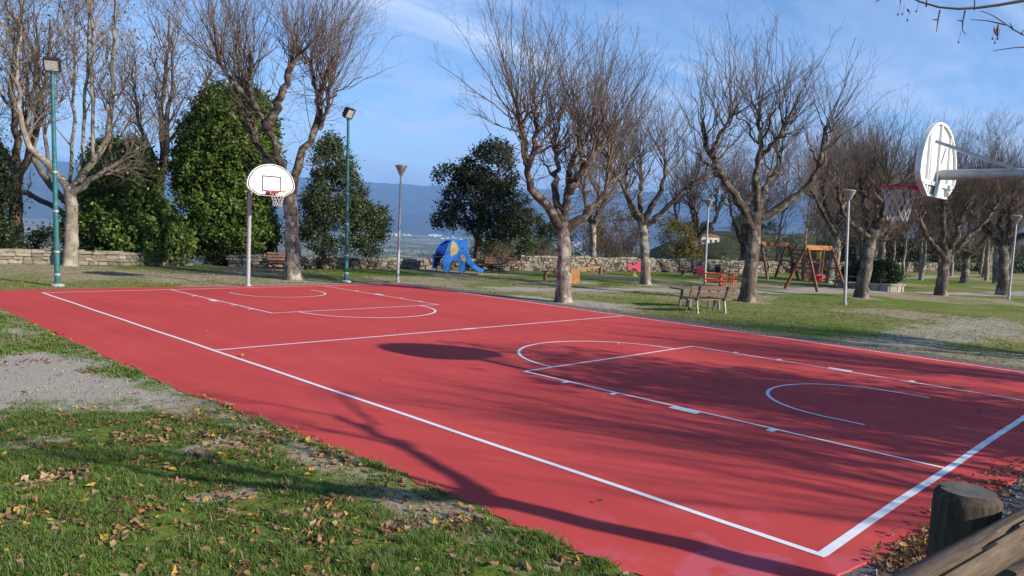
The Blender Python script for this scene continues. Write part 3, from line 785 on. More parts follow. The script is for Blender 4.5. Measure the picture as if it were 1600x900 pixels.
plant_tree('lime_tree', T5, (39.57, 6.91), RZ + 2.2, 1.05, 'bare lime close behind the lamp post at the right edge', GR)
plant_tree('lime_tree', T3, (28.26, 24.4), RZ + 1.0, 0.95, 'pale trunked bare lime against the wall behind the seesaw', GR)
plant_tree('lime_tree', T2, (40.1, 25.2, -0.4), RZ + 2.5, 1.05, 'pale trunked bare lime beyond the wall behind the red rider', GR)
plant_tree('lime_tree', T6, (50.6, 11.3), RZ + 1.7, 1.0, 'dark bare lime standing back on the lush lawn right of the hedge', GR)
plant_tree('lime_tree', T3, (36.2, 14.4), RZ + 3.6, 1.05, 'dark bare lime right behind the near swing', GR)
# the crowd of bare trees at the back of the park
src = {3: T3, 4: T4, 5: T5, 6: T6}
BG = [(46.5, 15.2, 5), (56, 19.0, 3), (67, 13.8, 3), (45, 24.0, 6), (54, 10.2, 3), (76, 15.5, 4)]
for i, (x, y, k) in enumerate(BG):
    z = float(ground_z(np.array(float(x)), np.array(float(y)))) - 0.03
    plant_tree('lime_tree', src[k], (x, y, z), 0.9 * i + 0.4, 1.02 + 0.06 * (i % 4), 'bare lime in the thicket of trees beyond the swings and hedge', 'bare trees crowding the back of the park')
def slender(g, h, mats=('plane_bark', 'tan_twig'), n=26):
    lean = g.uniform(-0.4, 0.4, 2); tr = [(0, 0, -.2), (lean[0] * 0.3, lean[1] * 0.3, h * 0.35), (lean[0], lean[1], h * 0.75), (lean[0] * 1.1, lean[1] * 1.2, h)]
    me, P, R = limb_mesh(g, tr, 0.11, 0.02, M[mats[0]], 0.3, 8, 18, 0.05, 'trunk'); P = P[None]; R = R[None]
    A = spawn(g, P, R, n, h * 0.25, h * 0.50, 0.22, 0.97, 0.55, 0.62, 0.35, 0.10, 7, 0.6, 0.035, 0.006, 0.03, sizefall=0.35)
    B = spawn(g, A[0], A[1], 10, 0.5, 1.5, 0.15, 1.0, 0.6, 0.7, 0.25, 0.12, 5, 0.6, 0.012, 0.005, 0.04)
    D = spawn(g, B[0], B[1], 6, 0.2, 0.7, 0.2, 1.0, 0.6, 0.75, 0.1, 0.1, 4, 0.6, 0.007, 0.004, 0.04)
    V, Q = join([tubes(*q, 3) for q in (A, B, D)])
    return [('trunk', me), ('crown', mesh_np('crown', V, [Q], M[mats[1]]))]
SL = [slender(g, 7.2), slender(g, 6.4), slender(g, 8.2, ('plane_bark', 'twig'))]
SP_ = [(42.5, 18.6), (44.4, 17.2), (48.0, 19.4), (50.2, 17.3), (52.6, 18.8), (55.0, 15.2), (57.5, 17.2), (60.5, 19.0), (62.0, 15.0), (64.5, 18.0), (68.5, 17.6), (72, 15.2), (73.5, 19), (49.5, 13.6), (58.5, 11.8), (64.0, 12.2), (70, 12.6), (47.0, 22.5), (55, 23), (80, 17), (41.0, 15.8)]
for i, (x, y) in enumerate(SP_):
    z = float(ground_z(np.array(float(x)), np.array(float(y)))) - 0.03
    plant_tree('slender_tree', SL[i % 3], (x, y, z), 1.1 * i, 0.9 + 0.07 * (i % 5), 'slender pale stemmed bare tree in the brown thicket beyond the swings', 'slender bare trees at the back of the park')

# plane trees at the left, a few brown leaves left
def plane_tree(g, trunk, limbs, r_tr, mats=('plane_bark', 'pale_twig'), n2=9, n3=8, n4=7, leaves=900, l2=(1.3, 2.8), leafcol=((0.22, 0.12, 0.05), (0.34, 0.20, 0.08))):
    out = []
    me, TP, TR = limb_mesh(g, trunk, r_tr, r_tr * 0.8, M[mats[0]], 0.35, 12, 18, 0.05, 'trunk'); out.append(('trunk', me))
    SP, SR = [], []
    for j, l in enumerate(limbs):
        r0 = r_tr * (0.58 if j < 3 else 0.30)
        me, P, R = limb_mesh(g, l, r0, 0.035, M[mats[0]], 0.1, 8, 16, 0.07); out.append(('limb', me)); SP.append(P); SR.append(R)
    P = np.stack(SP); R = np.stack(SR)
    A = spawn(g, P, R, n2, l2[0], l2[1], 0.25, 1.0, 0.6, 0.75, 0.35, 0.2, 7, 0.6, 0.05, 0.006, 0.03)
    B = spawn(g, A[0], A[1], n3, 0.6, 1.5, 0.2, 1.0, 0.6, 0.8, 0.2, 0.15, 5, 0.6, 0.018, 0.004, 0.04)
    D = spawn(g, B[0], B[1], n4, 0.25, 0.7, 0.2, 1.0, 0.6, 0.8, 0.05, 0.1, 4, 0.6, 0.008, 0.003, 0.04)
    V, Q = join([tubes(*q, 3) for q in (A, B, D)])
    out.append(('crown', mesh_np('crown', V, [Q], M[mats[1]])))
    if leaves:
        tips = D[0][:, -1]; c = tips[g.integers(0, len(tips), leaves)] + g.normal(size=(leaves, 3)) * 0.03
        V, Q = make_leaves(g, c, 0.055, None, 0.7, 0.8)
        k = np.repeat(g.random(leaves), 4)[:, None]; col = np.array(leafcol[0]) * (1 - k) + np.array(leafcol[1]) * k
        out.append(('foliage', mesh_np('foliage', V, [Q], M['dry_leaf'], False, col)))
    return out
PG = 'plane trees at the left of the park'
PA = plane_tree(g, [(0, 0, -.1), (0.07, 0, 1.07), (0.12, 0, 2.01), (0.07, 0, 2.71), (0.02, 0, 2.94)],
    [[(0.02, 0.0, 2.75), (-0.27, -0.13, 3.26), (-0.89, -0.27, 3.8), (-1.26, -0.4, 4.34), (-1.45, -0.53, 4.88), (-1.31, -0.67, 5.54), (-1.34, -0.8, 6.63), (-1.2, -0.8, 8.0)],
     [(0.04, -0.0, 2.8), (0.49, -0.05, 3.3), (0.99, -0.1, 3.9), (1.36, -0.15, 4.49), (1.62, -0.2, 4.96), (1.68, -0.25, 6.2), (1.77, -0.3, 8.22), (1.8, -.3, 9.6)],
     [(0.07, 0.0, 2.6), (0.71, -0.23, 3.07), (1.53, -0.45, 3.49), (2.33, -0.67, 4.03), (2.94, -0.9, 4.37)],
     [(0.35, -0.0, 3.15), (0.39, 0.12, 4.13), (0.39, 0.24, 5.07), (0.37, 0.36, 6.24), (0.42, 0.48, 7.89), (0.41, 0.6, 10.2)],
     [(1.0, -0.2, 3.85), (1.05, -0.35, 5.02), (1.08, -0.5, 6.36), (1.23, -0.65, 8.11), (1.24, -0.8, 10.0)]], 0.235)
plant_tree('plane_tree', PA, (3.2, 29.0), RZ, 1.0, 'pale barked plane tree beside the green floodlight pole', PG)
PB = plane_tree(g, [(0, 0, -.1), (0.05, 0, 1.5), (0.0, 0, 3.0), (0.1, 0, 4.2)],
    [[(0.1, 0, 4.1), (0.15, 0, 5.5), (0.0, 0.2, 7.0), (0.3, 0.2, 8.6), (0.35, 0, 10.5)],
     [(0.05, 0, 3.6), (0.5, -0.3, 4.6), (0.55, -0.5, 6.2), (0.9, -0.7, 8.0), (0.8, -0.8, 9.5)],
     [(0.05, 0, 3.9), (-0.6, 0.3, 5.0), (-1.2, 0.5, 6.4), (-1.4, 0.6, 8.4)],
     [(0.1, 0, 5.0), (0.8, 0.4, 6.0), (1.4, 0.9, 7.2), (1.7, 1.1, 8.6)]], 0.24, ('dark_bark', 'twig'), leaves=700, n2=11)
plant_tree('plane_tree', PB, (7.25, 31.4), RZ, 1.0, 'dark barked bare tree rising between the two ivy mounds', PG)
plant_tree('plane_tree', PA, (-0.4, 32.4), RZ + 2.3, 1.12, 'bare plane tree behind the wall at the left edge', PG)
plant_tree('plane_tree', PB, (2.6, 34.0), RZ + 1.2, 1.1, 'tall twiggy bare tree behind the floodlight pole', PG)
plant_tree('plane_tree', PA, (5.6, 36.0), RZ + 4.0, 1.2, 'tall twiggy bare tree behind the lower ivy mound', PG)

# ------------------------------------------------------------------ evergreen crowns
def leafy(g, blobs, n, size, c0, c1, clump=0.22, aspect=0.55, depth=(0.80, 1.03), per=42, inner=0):
    """clumps of leaves over lumpy ellipsoids; returns a mesh"""
    w = np.array([b[3] * b[4] + b[4] * b[5] + b[3] * b[5] for b in blobs]); w = w / w.sum()
    Vs, Ns, Cs = [], [], []
    for b, k in zip(blobs, w):
        m = max(6, int(n * k / per))
        d = unit(g.normal(size=(m, 3))); d[:, 2] = np.where(d[:, 2] < -0.75, -d[:, 2], d[:, 2])
        rad = g.uniform(depth[0], depth[1], (m, 1)) * (0.84 + 0.34 * fbm(d[:, 0] * 2.3 + b[0] + 20, d[:, 1] * 2.3 + d[:, 2] * 3.1 + 40, 3))[:, None]
        cen = np.array(b[:3]) + d * rad * np.array(b[3:6])
        tone = g.uniform(0, 1, m)
        i = np.repeat(np.arange(m), per)
        off = g.normal(size=(m * per, 3)) * clump * g.uniform(0.5, 1.2, (m, 1))[i]
        Vs.append(cen[i] + off); Ns.append(unit(d[i] * 0.7 + unit(off) * 0.6 + np.array([0, 0, 0.35]))); Cs.append(np.clip(tone[i] * 0.6 + g.uniform(0, 0.5, m * per), 0, 1))
    sz = [np.full(len(v), size) for v in Vs]
    if inner:
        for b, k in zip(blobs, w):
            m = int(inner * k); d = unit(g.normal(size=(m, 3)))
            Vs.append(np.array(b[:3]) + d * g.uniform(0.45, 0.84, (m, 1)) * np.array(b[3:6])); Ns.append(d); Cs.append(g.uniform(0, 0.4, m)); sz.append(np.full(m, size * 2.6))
    P = np.concatenate(Vs); Nn = np.concatenate(Ns); t = np.concatenate(Cs)[:, None]
    V, Q = make_leaves(g, P, np.concatenate(sz), Nn, aspect)
    col = np.repeat(np.array(c0) * (1 - t) + np.array(c1) * t, 4, 0)
    return mesh_np('crown', V, [Q], M['leaf'], False, col)
def stems(g, n, h, r, spread, mat, thick=0.10):
    mb = MB()
    for i in range(n):
        a = g.uniform(0, 6.28); s = g.uniform(0.2, 1.0) * spread
        mb.tube([(0.1 * math.cos(a), 0.1 * math.sin(a), -0.3), (s * 0.5 * math.cos(a), s * 0.5 * math.sin(a), h * 0.5), (s * math.cos(a), s * math.sin(a), h)], [thick, thick * 0.7, thick * 0.25], 7)
    return mb.mesh('trunk', M[mat], True)
DG0, DG1 = (0.010, 0.022, 0.006), (0.040, 0.072, 0.018)
IV0, IV1 = (0.032, 0.064, 0.010), (0.125, 0.195, 0.030)
def shrub(name, loc, blobs, n, size, c0, c1, label, group=None, cat='shrub', trunk=None, **kw):
    parts = [('crown', leafy(g, blobs, n, size, c0, c1, **kw))]
    parts.insert(0, ('trunk', trunk or stems(g, 4, max(b[2] for b in blobs) * 0.9, 0.1, min(b[3] for b in blobs) * 0.6, 'dark_bark')))
    return plant_tree(name, parts, loc, RZ, 1.0, label, group, cat), parts
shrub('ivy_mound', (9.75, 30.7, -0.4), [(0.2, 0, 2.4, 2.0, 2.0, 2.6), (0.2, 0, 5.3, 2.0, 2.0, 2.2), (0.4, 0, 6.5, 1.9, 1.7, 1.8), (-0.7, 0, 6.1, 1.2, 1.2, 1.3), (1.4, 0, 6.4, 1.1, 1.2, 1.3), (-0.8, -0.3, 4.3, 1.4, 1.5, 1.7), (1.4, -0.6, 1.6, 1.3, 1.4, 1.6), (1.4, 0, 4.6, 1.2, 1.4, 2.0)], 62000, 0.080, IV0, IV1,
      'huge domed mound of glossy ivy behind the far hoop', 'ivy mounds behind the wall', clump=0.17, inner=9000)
shrub('ivy_mound', (5.95, 31.2, -0.4), [(0, 0, 1.9, 2.0, 1.8, 2.0), (-0.4, 0.3, 3.9, 1.5, 1.4, 1.6), (1.4, -0.6, 1.2, 1.5, 1.3, 1.3), (-1.2, 0.1, 1.6, 1.3, 1.3, 1.7)], 38000, 0.080, IV0, (0.155, 0.225, 0.034),
      'lower bright green ivy mound spilling over the pale wall', 'ivy mounds behind the wall', clump=0.17, inner=6000)
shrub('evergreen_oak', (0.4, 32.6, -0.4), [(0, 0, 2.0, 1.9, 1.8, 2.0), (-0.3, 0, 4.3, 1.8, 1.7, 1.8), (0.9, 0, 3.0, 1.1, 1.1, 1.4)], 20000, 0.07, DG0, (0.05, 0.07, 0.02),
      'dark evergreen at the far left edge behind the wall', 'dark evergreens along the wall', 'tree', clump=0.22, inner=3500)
shrub('evergreen_oak', (12.4, 26.6, -0.05), [(0.75, 0, 1.7, 1.75, 1.6, 1.35), (0.45, 0, 3.1, 1.35, 1.3, 1.3), (0.25, 0, 4.4, 0.95, 0.9, 1.1), (0.1, 0, 5.2, 0.5, 0.5, 0.6), (1.9, 0, 2.1, 0.9, 0.9, 0.8), (-0.5, 0, 2.2, 0.8, 0.8, 1.1)], 30000, 0.06, (0.020, 0.034, 0.011), (0.10, 0.125, 0.045),
      'conical holm oak on a short trunk behind the middle floodlight', 'dark evergreens along the wall', 'tree', clump=0.17,
      trunk=MB().tube([(-0.05, 0, -.1), (0, 0, 1.2), (0.2, 0, 3.2), (0.25, 0, 4.6)], [0.13, 0.10, 0.07, 0.02], 8).mesh('trunk', M['dark_bark'], True))
shrub('evergreen_oak', (21.2, 26.2, -0.5), [(0.3, 0, 5.4, 1.4, 1.4, 1.3), (-0.4, 0, 4.0, 1.7, 1.5, 1.1), (1.1, 0, 3.5, 1.5, 1.4, 1.3), (-1.6, 0, 5.1, 0.8, 0.8, 0.6), (-1.5, 0, 2.9, 1.0, 1.0, 0.45), (0.5, 0, 2.6, 1.2, 1.2, 0.75), (1.9, 0, 2.9, 0.8, 0.8, 0.9), (0.6, 0, 6.4, 0.8, 0.8, 0.6), (-0.2, 0, 4.9, 1.1, 1.1, 0.8)], 25000, 0.075, (0.012, 0.018, 0.009), (0.045, 0.060, 0.028),
      'dark ragged holm oak behind the blue elephant slide', 'dark evergreens along the wall', 'tree', clump=0.19,
      trunk=MB().tube([(-0.2, 0, -.5), (-0.15, 0, 1.5), (0.1, 0, 3.5), (0.3, 0, 5.6)], [0.20, 0.17, 0.12, 0.03], 9).tube([(-0.1, 0, 1.8), (-0.9, 0, 3.4), (-1.6, 0, 4.9)], [0.10, 0.07, 0.03], 7).mesh('trunk', M['dark_bark'], True))
for i, (x, y, w, h) in enumerate([(-2.2, 33.5, 1.6, 1.3), (1.6, 31.6, 1.3, 0.9), (3.4, 31.4, 1.1, 1.0), (9.6, 28.9, 1.3, 0.9)]):
    shrub('undergrowth_bush', (x, y, -0.3), [(0, 0, h * 0.6, w, w * 0.8, h)], 4000, 0.06, DG0, (0.045, 0.06, 0.02), ['dark low bush at the left edge behind the pale wall', 'dark low bush left of the pale plane trunk', 'dark low bush right of the pale plane trunk', 'dark low bush where the two stone walls meet'][i], 'low bushes behind the pale wall', clump=0.16)
# bushes and thickets beyond the tan wall
def thicket(name, loc, w, h, n, mat, label, group):
    P = np.zeros((1, 2, 3)); P[0, :, 2] = (-0.4, 0.1); R = np.full((1, 2), 0.05)
    A = spawn(g, P, R, n, h * 0.7, h * 1.05, 0, 1, 0.2, 0.55 * w / h, 0.7, 0.1, 6, 1, 0.022, 0.005, 0.03)
    B = spawn(g, A[0], A[1], 9, 0.3, 0.9, 0.25, 1, 0.6, 0.7, 0.2, 0.1, 4, 0.6, 0.009, 0.0035, 0.04)
    D = spawn(g, B[0], B[1], 4, 0.15, 0.4, 0.25, 1, 0.6, 0.8, 0.1, 0.1, 3, 0.6, 0.005, 0.003, 0.04)
    V1, Q1 = tubes(*A, 4); V2, Q2 = join([tubes(*B, 3), tubes(*D, 3)])
    return plant_tree(name, [('trunk', mesh_np('trunk', V1, [Q1], M[mat], True)), ('crown', mesh_np('crown', V2, [Q2], M[mat]))], loc, 0, 1, label, group, 'bush')
BU = 'bushes beyond the tan wall'
shrub('leafy_bush', (25.3, 28.0, -1.4), [(0, 0, 2.2, 1.5, 1.3, 1.6), (-1.2, 0, 1.6, 1.1, 1, 1.2)], 9000, 0.07, (0.03, 0.05, 0.01), (0.10, 0.14, 0.03), 'round mid green bush over the wall left of the court edge lime', BU, clump=0.2)
shrub('leafy_bush', (28.2, 29.5, -1.6), [(0, 0, 3.0, 1.5, 1.3, 1.7), (1.3, 0, 2.6, 1.3, 1, 1.5)], 9000, 0.07, (0.02, 0.04, 0.01), (0.07, 0.10, 0.025), 'taller dark green bush behind the round green one', BU, clump=0.2)
thicket('bare_bush', (22.9, 27.2, -1.2), 2.2, 2.6, 34, 'tan_twig', 'pale twiggy bush right of the dark holm oak', BU)
thicket('bare_bush', (27.0, 26.9, -1.0), 2.4, 2.3, 30, 'tan_twig', 'low tan twiggy bush left of the seesaw lime', BU)
thicket('bare_bush', (31.6, 25.8, -0.9), 3.4, 3.6, 46, 'tan_twig', 'broad brown twiggy bush behind the pink rider', BU)
thicket('bare_bush', (34.0, 26.5, -1.1), 3.0, 3.6, 40, 'tan_twig', 'tangled brown bush behind the broad twiggy one', BU)
shrub('leafy_bush', (37.2, 24.6, -1.0), [(0, 0, 2.2, 1.3, 1.2, 1.9), (0.6, 0, 1.3, 1.3, 1.2, 1.3), (-0.6, 0, 3.4, .9, .9, .9)], 8000, 0.06, (0.09, 0.08, 0.015), (0.24, 0.19, 0.03), 'yellow autumn bush beside the pink rider lime', BU, clump=0.2)
shrub('leafy_bush', (34.3, 27.5, -1.4), [(0, 0, 3.2, 1.8, 1.5, 1.8), (-1.8, 0, 2.6, 1.5, 1.2, 1.5)], 6500, 0.07, (0.09, 0.06, 0.02), (0.20, 0.13, 0.04), 'russet leafed bush in the brown thicket', BU, clump=0.26)
thicket('bare_bush', (44.0, 26.5, -1.1), 4.0, 3.2, 40, 'tan_twig', 'rounded straw coloured bush below the far house', BU)
# copper oaks and dark evergreens at the back right
CO = 'trees with brown leaves at the back right'
for x, y, s, lab in ((62, 22.5, 1.0, 'copper leafed oak rising left of the near backboard'), (84, 22.0, 1.15, 'copper leafed oak glimpsed right of the near backboard')):
    bl = [(0, 0, 6.6 * s, 3.0 * s, 2.6, 2.6 * s), (-2.4 * s, 0, 5.2 * s, 2.0 * s, 2, 2 * s), (2.5 * s, 0, 5.4 * s, 2.0 * s, 2, 2.0 * s)]
    shrub('copper_oak', (x, y, -0.8), bl, 11000, 0.09, (0.13, 0.07, 0.03), (0.24, 0.13, 0.055), lab, CO, 'tree', clump=0.35)
DE = 'dark evergreens at the back right'
for x, y, h, w, lab in ((57.5, 21.6, 2.6, 3.0, 'dark evergreen right behind the hedge planter'), (66, 22.5, 3.4, 3.4, 'dark evergreen below the near backboard rim'), (76, 21.5, 3.8, 3.8, 'dark evergreen right of the thick lime'), (84, 18.0, 4.2, 4.0, 'dark evergreen at the right edge of the lawn'), (92, 15.5, 4.5, 4.5, 'dark evergreen furthest along the right edge')):
    shrub('evergreen_shrub', (x, y, -0.5), [(0, 0, h * 0.5, w, 2.2, h * 0.62), (w * 0.5, 0, h * 0.4, w * 0.7, 2, h * 0.5)], 6500, 0.11, DG0, (0.035, 0.055, 0.016), lab, DE, clump=0.32)

# ------------------------------------------------------------------ hoops
M['white_board'] = paint('white_board', (0.80, 0.80, 0.78), 0.4, 0.06, 6)
M['black_paint'] = paint('black_paint', (0.025, 0.025, 0.03), 0.5)
M['galv'] = noise_mat('galvanised_steel', [(0.3, (0.33, 0.34, 0.35)), (0.7, (0.46, 0.47, 0.48))], 12, 6, 0.5, 0.08, 0.003, metallic=0.35)
M['rim_red'] = paint('rim_red', (0.55, 0.035, 0.03), 0.45)
M['net'] = paint('net_cord', (0.58, 0.56, 0.55), 0.9)
M['faint_ink'] = paint('faint_ink', (0.52, 0.52, 0.54), 0.6)
def board_poly(s=1.0, c=0.42):
    p = [(-0.40, 0.0), (0.40, 0.0), (0.69, 0.17), (0.745, 0.26)]
    for i in range(1, 20):
        a = math.pi * i / 20; p.append((0.745 * math.cos(a), 0.30 + 0.62 * math.sin(a)))
    p += [(-0.745, 0.26), (-0.69, 0.17)]
    return [(x * s, c + (z - c) * s) for x, z in p]
def ring_flat(mb, outer, inner, y):
    n = len(outer); b = len(mb.v)
    mb.v += [(p[0], y, p[1]) for p in outer] + [(p[0], y, p[1]) for p in inner]
    mb.f += [(b + k, b + (k + 1) % n, b + n + (k + 1) % n, b + n + k) for k in range(n)]
def hoop(label, pole, rz, dist, zb, rim_dz, pole_top, arm_z, poff=0.0):
    """local frame: pole at the origin, court towards +y, board `dist` away with its foot at zb"""
    o = empty('basketball_hoop', (pole[0], pole[1], 0.0), rz); tag(o, label, 'basketball hoop', 'hoops at the two ends of the court')
    p = MB(); p.tube([(0, 0, -0.1), (0, 0, pole_top - 0.28), (0, 0.05, pole_top - 0.10), (0, 0.16, pole_top), (0, 0.34, pole_top)], [0.064, 0.060, 0.060, 0.060, 0.060], 14)
    p.build('pole', M['galv'], o, True)
    MB().lathe([(0.13, 0.0), (0.13, 0.03), (0.085, 0.035), (0.085, 0.06)], 14).build('base_collar', M['galv'], o, True)
    MB().tube([(poff * 0.2, 0.30, arm_z), (poff, dist - 0.05, arm_z)], 0.066, 14).build('arm', M['galv'], o, True)
    if abs(arm_z - pole_top) > 0.03: pass
    for sx in (-1, 1):
        MB().beam((poff + sx * 0.30, dist - 0.035, zb + 0.66), (poff + sx * 0.03, dist - 0.85, arm_z + 0.05), 0.028, 0.036).build('brace', M['galv'], o)
    f = lambda a, b, t: (poff + a, dist + t, zb + b)
    bd = MB().prism(board_poly(), f, 0.0, 0.035).build('backboard', M['white_board'], o, bevel=0.006)
    mb = MB(); outer, inner = board_poly(0.965), board_poly(0.915); ring_flat(mb, outer, inner, 0)
    mb.v = [(poff + v[0], dist + 0.039, zb + v[2]) for v in mb.v]
    mb.build('border_line', M['black_paint'], bd)
    sq = MB()
    for (x0, z0, x1, z1) in ((-0.295, 0.13, 0.295, 0.165), (-0.295, 0.545, 0.295, 0.58), (-0.295, 0.165, -0.26, 0.545), (0.26, 0.165, 0.295, 0.545)):
        sq.box((poff + (x0 + x1) / 2, dist + 0.038, zb + (z0 + z1) / 2), (x1 - x0, 0.004, z1 - z0))
    sq.build('target_square', M['black_paint'], bd)
    lg = MB()
    for k in range(9): lg.box((poff - 0.10 + k * 0.025, dist + 0.0375, zb + 0.725 + 0.012 * math.exp(-((k - 4) / 1.5) ** 2)), (0.016, 0.003, 0.012 + 0.016 * math.exp(-((k - 4) / 1.5) ** 2)))
    lg.build('maker_mark', M['faint_ink'], bd)
    l2 = MB()
    for k in range(10):
        a = math.pi * k / 9; l2.box((poff + 0.55 + 0.05 * math.cos(a), dist + 0.0375, zb + 0.24 + 0.045 * math.sin(a)), (0.018, 0.003, 0.012))
    l2.build('round_mark', M['faint_ink'], bd)
    rb = MB()
    for x, w in ((-0.42, 0.03), (0.0, 0.05), (0.42, 0.03)):
        zt = 0.30 + 0.62 * math.sqrt(1 - (x / 0.745) ** 2) - 0.03
        rb.box((poff + x, dist - 0.014, zb + (0.02 + zt) / 2), (w, 0.026, zt - 0.02))
    rb.box((poff, dist - 0.017, zb + 0.16), (1.25, 0.03, 0.05))
    rb.build('back_rib', M['white_board'], bd)
    ed = MB(); op, ip = board_poly(1.0), board_poly(0.95); n = len(op)
    for k in range(n):
        k2 = (k + 1) % n
        ed.add([(poff + op[k][0], dist - 0.002, zb + op[k][1]), (poff + op[k2][0], dist - 0.002, zb + op[k2][1]), (poff + ip[k2][0], dist - 0.002, zb + ip[k2][1]), (poff + ip[k][0], dist - 0.002, zb + ip[k][1]),
                (poff + op[k][0], dist - 0.032, zb + op[k][1]), (poff + op[k2][0], dist - 0.032, zb + op[k2][1]), (poff + ip[k2][0], dist - 0.032, zb + ip[k2][1]), (poff + ip[k][0], dist - 0.032, zb + ip[k][1])],
               [(4, 5, 6, 7), (0, 4, 7, 3), (1, 2, 6, 5), (0, 1, 5, 4), (3, 7, 6, 2)])
    ed.build('back_flange', M['white_board'], bd)
    gs = MB().prism([(-0.16, 0.02), (0.16, 0.02), (0.05, 0.30), (-0.05, 0.30)], lambda a, b, t: (poff + a, dist - 0.03 + t, zb + b), -0.01, 0.0); gs.build('arm_plate', M['white_board'], bd)
    rc = (poff, dist + 0.035 + 0.15 + 0.225, zb + rim_dz)
    rm = MB().tube([(rc[0] + 0.232 * math.cos(a), rc[1] + 0.232 * math.sin(a), rc[2]) for a in np.linspace(0, 2 * math.pi, 33)], 0.010, 8, False).build('rim', M['rim_red'], o, True)
    br = MB().prism([(-0.16, 0.0), (0.16, 0.0), (0.14, 0.22), (-0.14, 0.22)], lambda a, b, t: (poff + a, dist + 0.038 + b, rc[2] + t - 0.012), -0.012, 0.0)
    br.box((poff, dist + 0.045, rc[2] - 0.055), (0.30, 0.012, 0.13))
    for sx in (-1, 1): br.prism([(0, 0), (0, -0.11), (0.20, -0.01), (0.20, 0)], lambda a, b, t, sx=sx: (poff + sx * (0.13 + t), dist + 0.04 + a, rc[2] - 0.013 + b), 0, 0.006)
    br.build('bracket', M['rim_red'], rm)
    nm = MB(); nn = 12
    prof = [(0.225, 0.0), (0.195, -0.09), (0.165, -0.18), (0.142, -0.27), (0.128, -0.36), (0.125, -0.43)]
    for k in range(nn):
        for s in (-1, 1):
            pts = []
            for i, (r, z) in enumerate(prof):
                a = 2 * math.pi * (k + s * i * 0.5) / nn; pts.append((rc[0] + r * math.cos(a), rc[1] + r * math.sin(a), rc[2] + z))
            nm.tube(pts, 0.0042, 4, False)
    nm.build('net', M['net'], o)
    return o
hoop('tall basketball hoop with fan shaped white backboard at the far end of the court', (5.68, 20.02), math.pi, 1.52, 2.76, 0.14, 3.02, 3.02, poff=0.12)
hoop('basketball hoop seen from behind, its grey arm reaching in from the right', (5.2, -1.75), 0.0, 2.68, 2.82, 0.13, 3.10, 3.10)

# ------------------------------------------------------------------ floodlights and park lamps
M['teal'] = noise_mat('teal_enamel', [(0.35, (0.018, 0.10, 0.105)), (0.6, (0.035, 0.155, 0.155)), (0.78, (0.12, 0.22, 0.20))], 7, 6, 0.45, 0.05, 0.002)
M['lens'] = paint('frosted_lens', (0.42, 0.41, 0.38), 0.2, 0.35, 14)
M['concrete'] = noise_mat('concrete', [(0.3, (0.30, 0.29, 0.27)), (0.7, (0.46, 0.44, 0.41))], 16, 7, 0.9, 0.4, 0.01)
def lean_pole(base, top, r0, r1, n=12, k=10):
    a, b = Vector((0, 0, -0.1)), Vector(top)
    return MB().tube([a.lerp(b, i / k) for i in range(k + 1)], [r0 + (r1 - r0) * i / k for i in range(k + 1)], n)
def floodlight(loc, top, face, label):
    o = empty('floodlight', (loc[0], loc[1], -0.01)); tag(o, label, 'floodlight', 'green floodlight poles beside the court')
    lean_pole(loc, top, 0.074, 0.046, 14).build('pole', M['teal'], o, True)
    MB().lathe([(0.17, -0.05), (0.17, 0.05), (0.13, 0.07), (0.09, 0.08)], 12).build('footing', M['concrete'], o, True)
    for h in (0.33, 0.95, 2.05, 3.1):
        c = Vector(top) * (h / top[2]); r = 0.074 - 0.028 * h / top[2]
        MB().lathe([(r + 0.002, -0.03), (r + 0.012, -0.02), (r + 0.012, 0.02), (r + 0.002, 0.03)], 14, c).build('collar', M['galv'], o, True)
    t = Vector(top)
    MB().lathe([(0.06, -0.02), (0.06, 0.05), (0.03, 0.08)], 10, t).build('bracket', M['black_paint'], o, True)
    rot = Matrix.Rotation(face, 3, 'Z') @ Matrix.Rotation(R_(-28), 3, 'X')
    c = t + Vector((0, 0, 0.24))
    hd = MB(); hd.box(c, (0.40, 0.11, 0.36), rot); hd.box(c - rot @ Vector((0, 0.09, 0)), (0.30, 0.06, 0.26), rot)
    h = hd.build('lamp_housing', M['black_paint'], o, bevel=0.012)
    fr = MB()
    for s in (-1, 1):
        fr.box(c + rot @ Vector((s * 0.185, 0.078, 0)), (0.03, 0.03, 0.36), rot); fr.box(c + rot @ Vector((0, 0.078, s * 0.165)), (0.34, 0.03, 0.03), rot)
    fr.build('bezel', M['black_paint'], h)
    MB().box(c + rot @ Vector((0, 0.068, 0)), (0.335, 0.008, 0.295), rot).build('lens', M['lens'], h)
    return o
floodlight((0.81, 21.26), (-0.12, 0.02, 5.70), math.pi - 0.45, 'green floodlight pole beside the pale plane tree, left of the court')
floodlight((9.60, 20.61), (-0.07, 0.07, 5.62), math.pi + 0.35, 'green floodlight pole between the forked lime and the conical holm oak')
M['shade'] = noise_mat('lamp_glass', [(0.3, (0.20, 0.19, 0.15)), (0.7, (0.40, 0.38, 0.32))], 11, 5, 0.35, 0.03, 0.002)
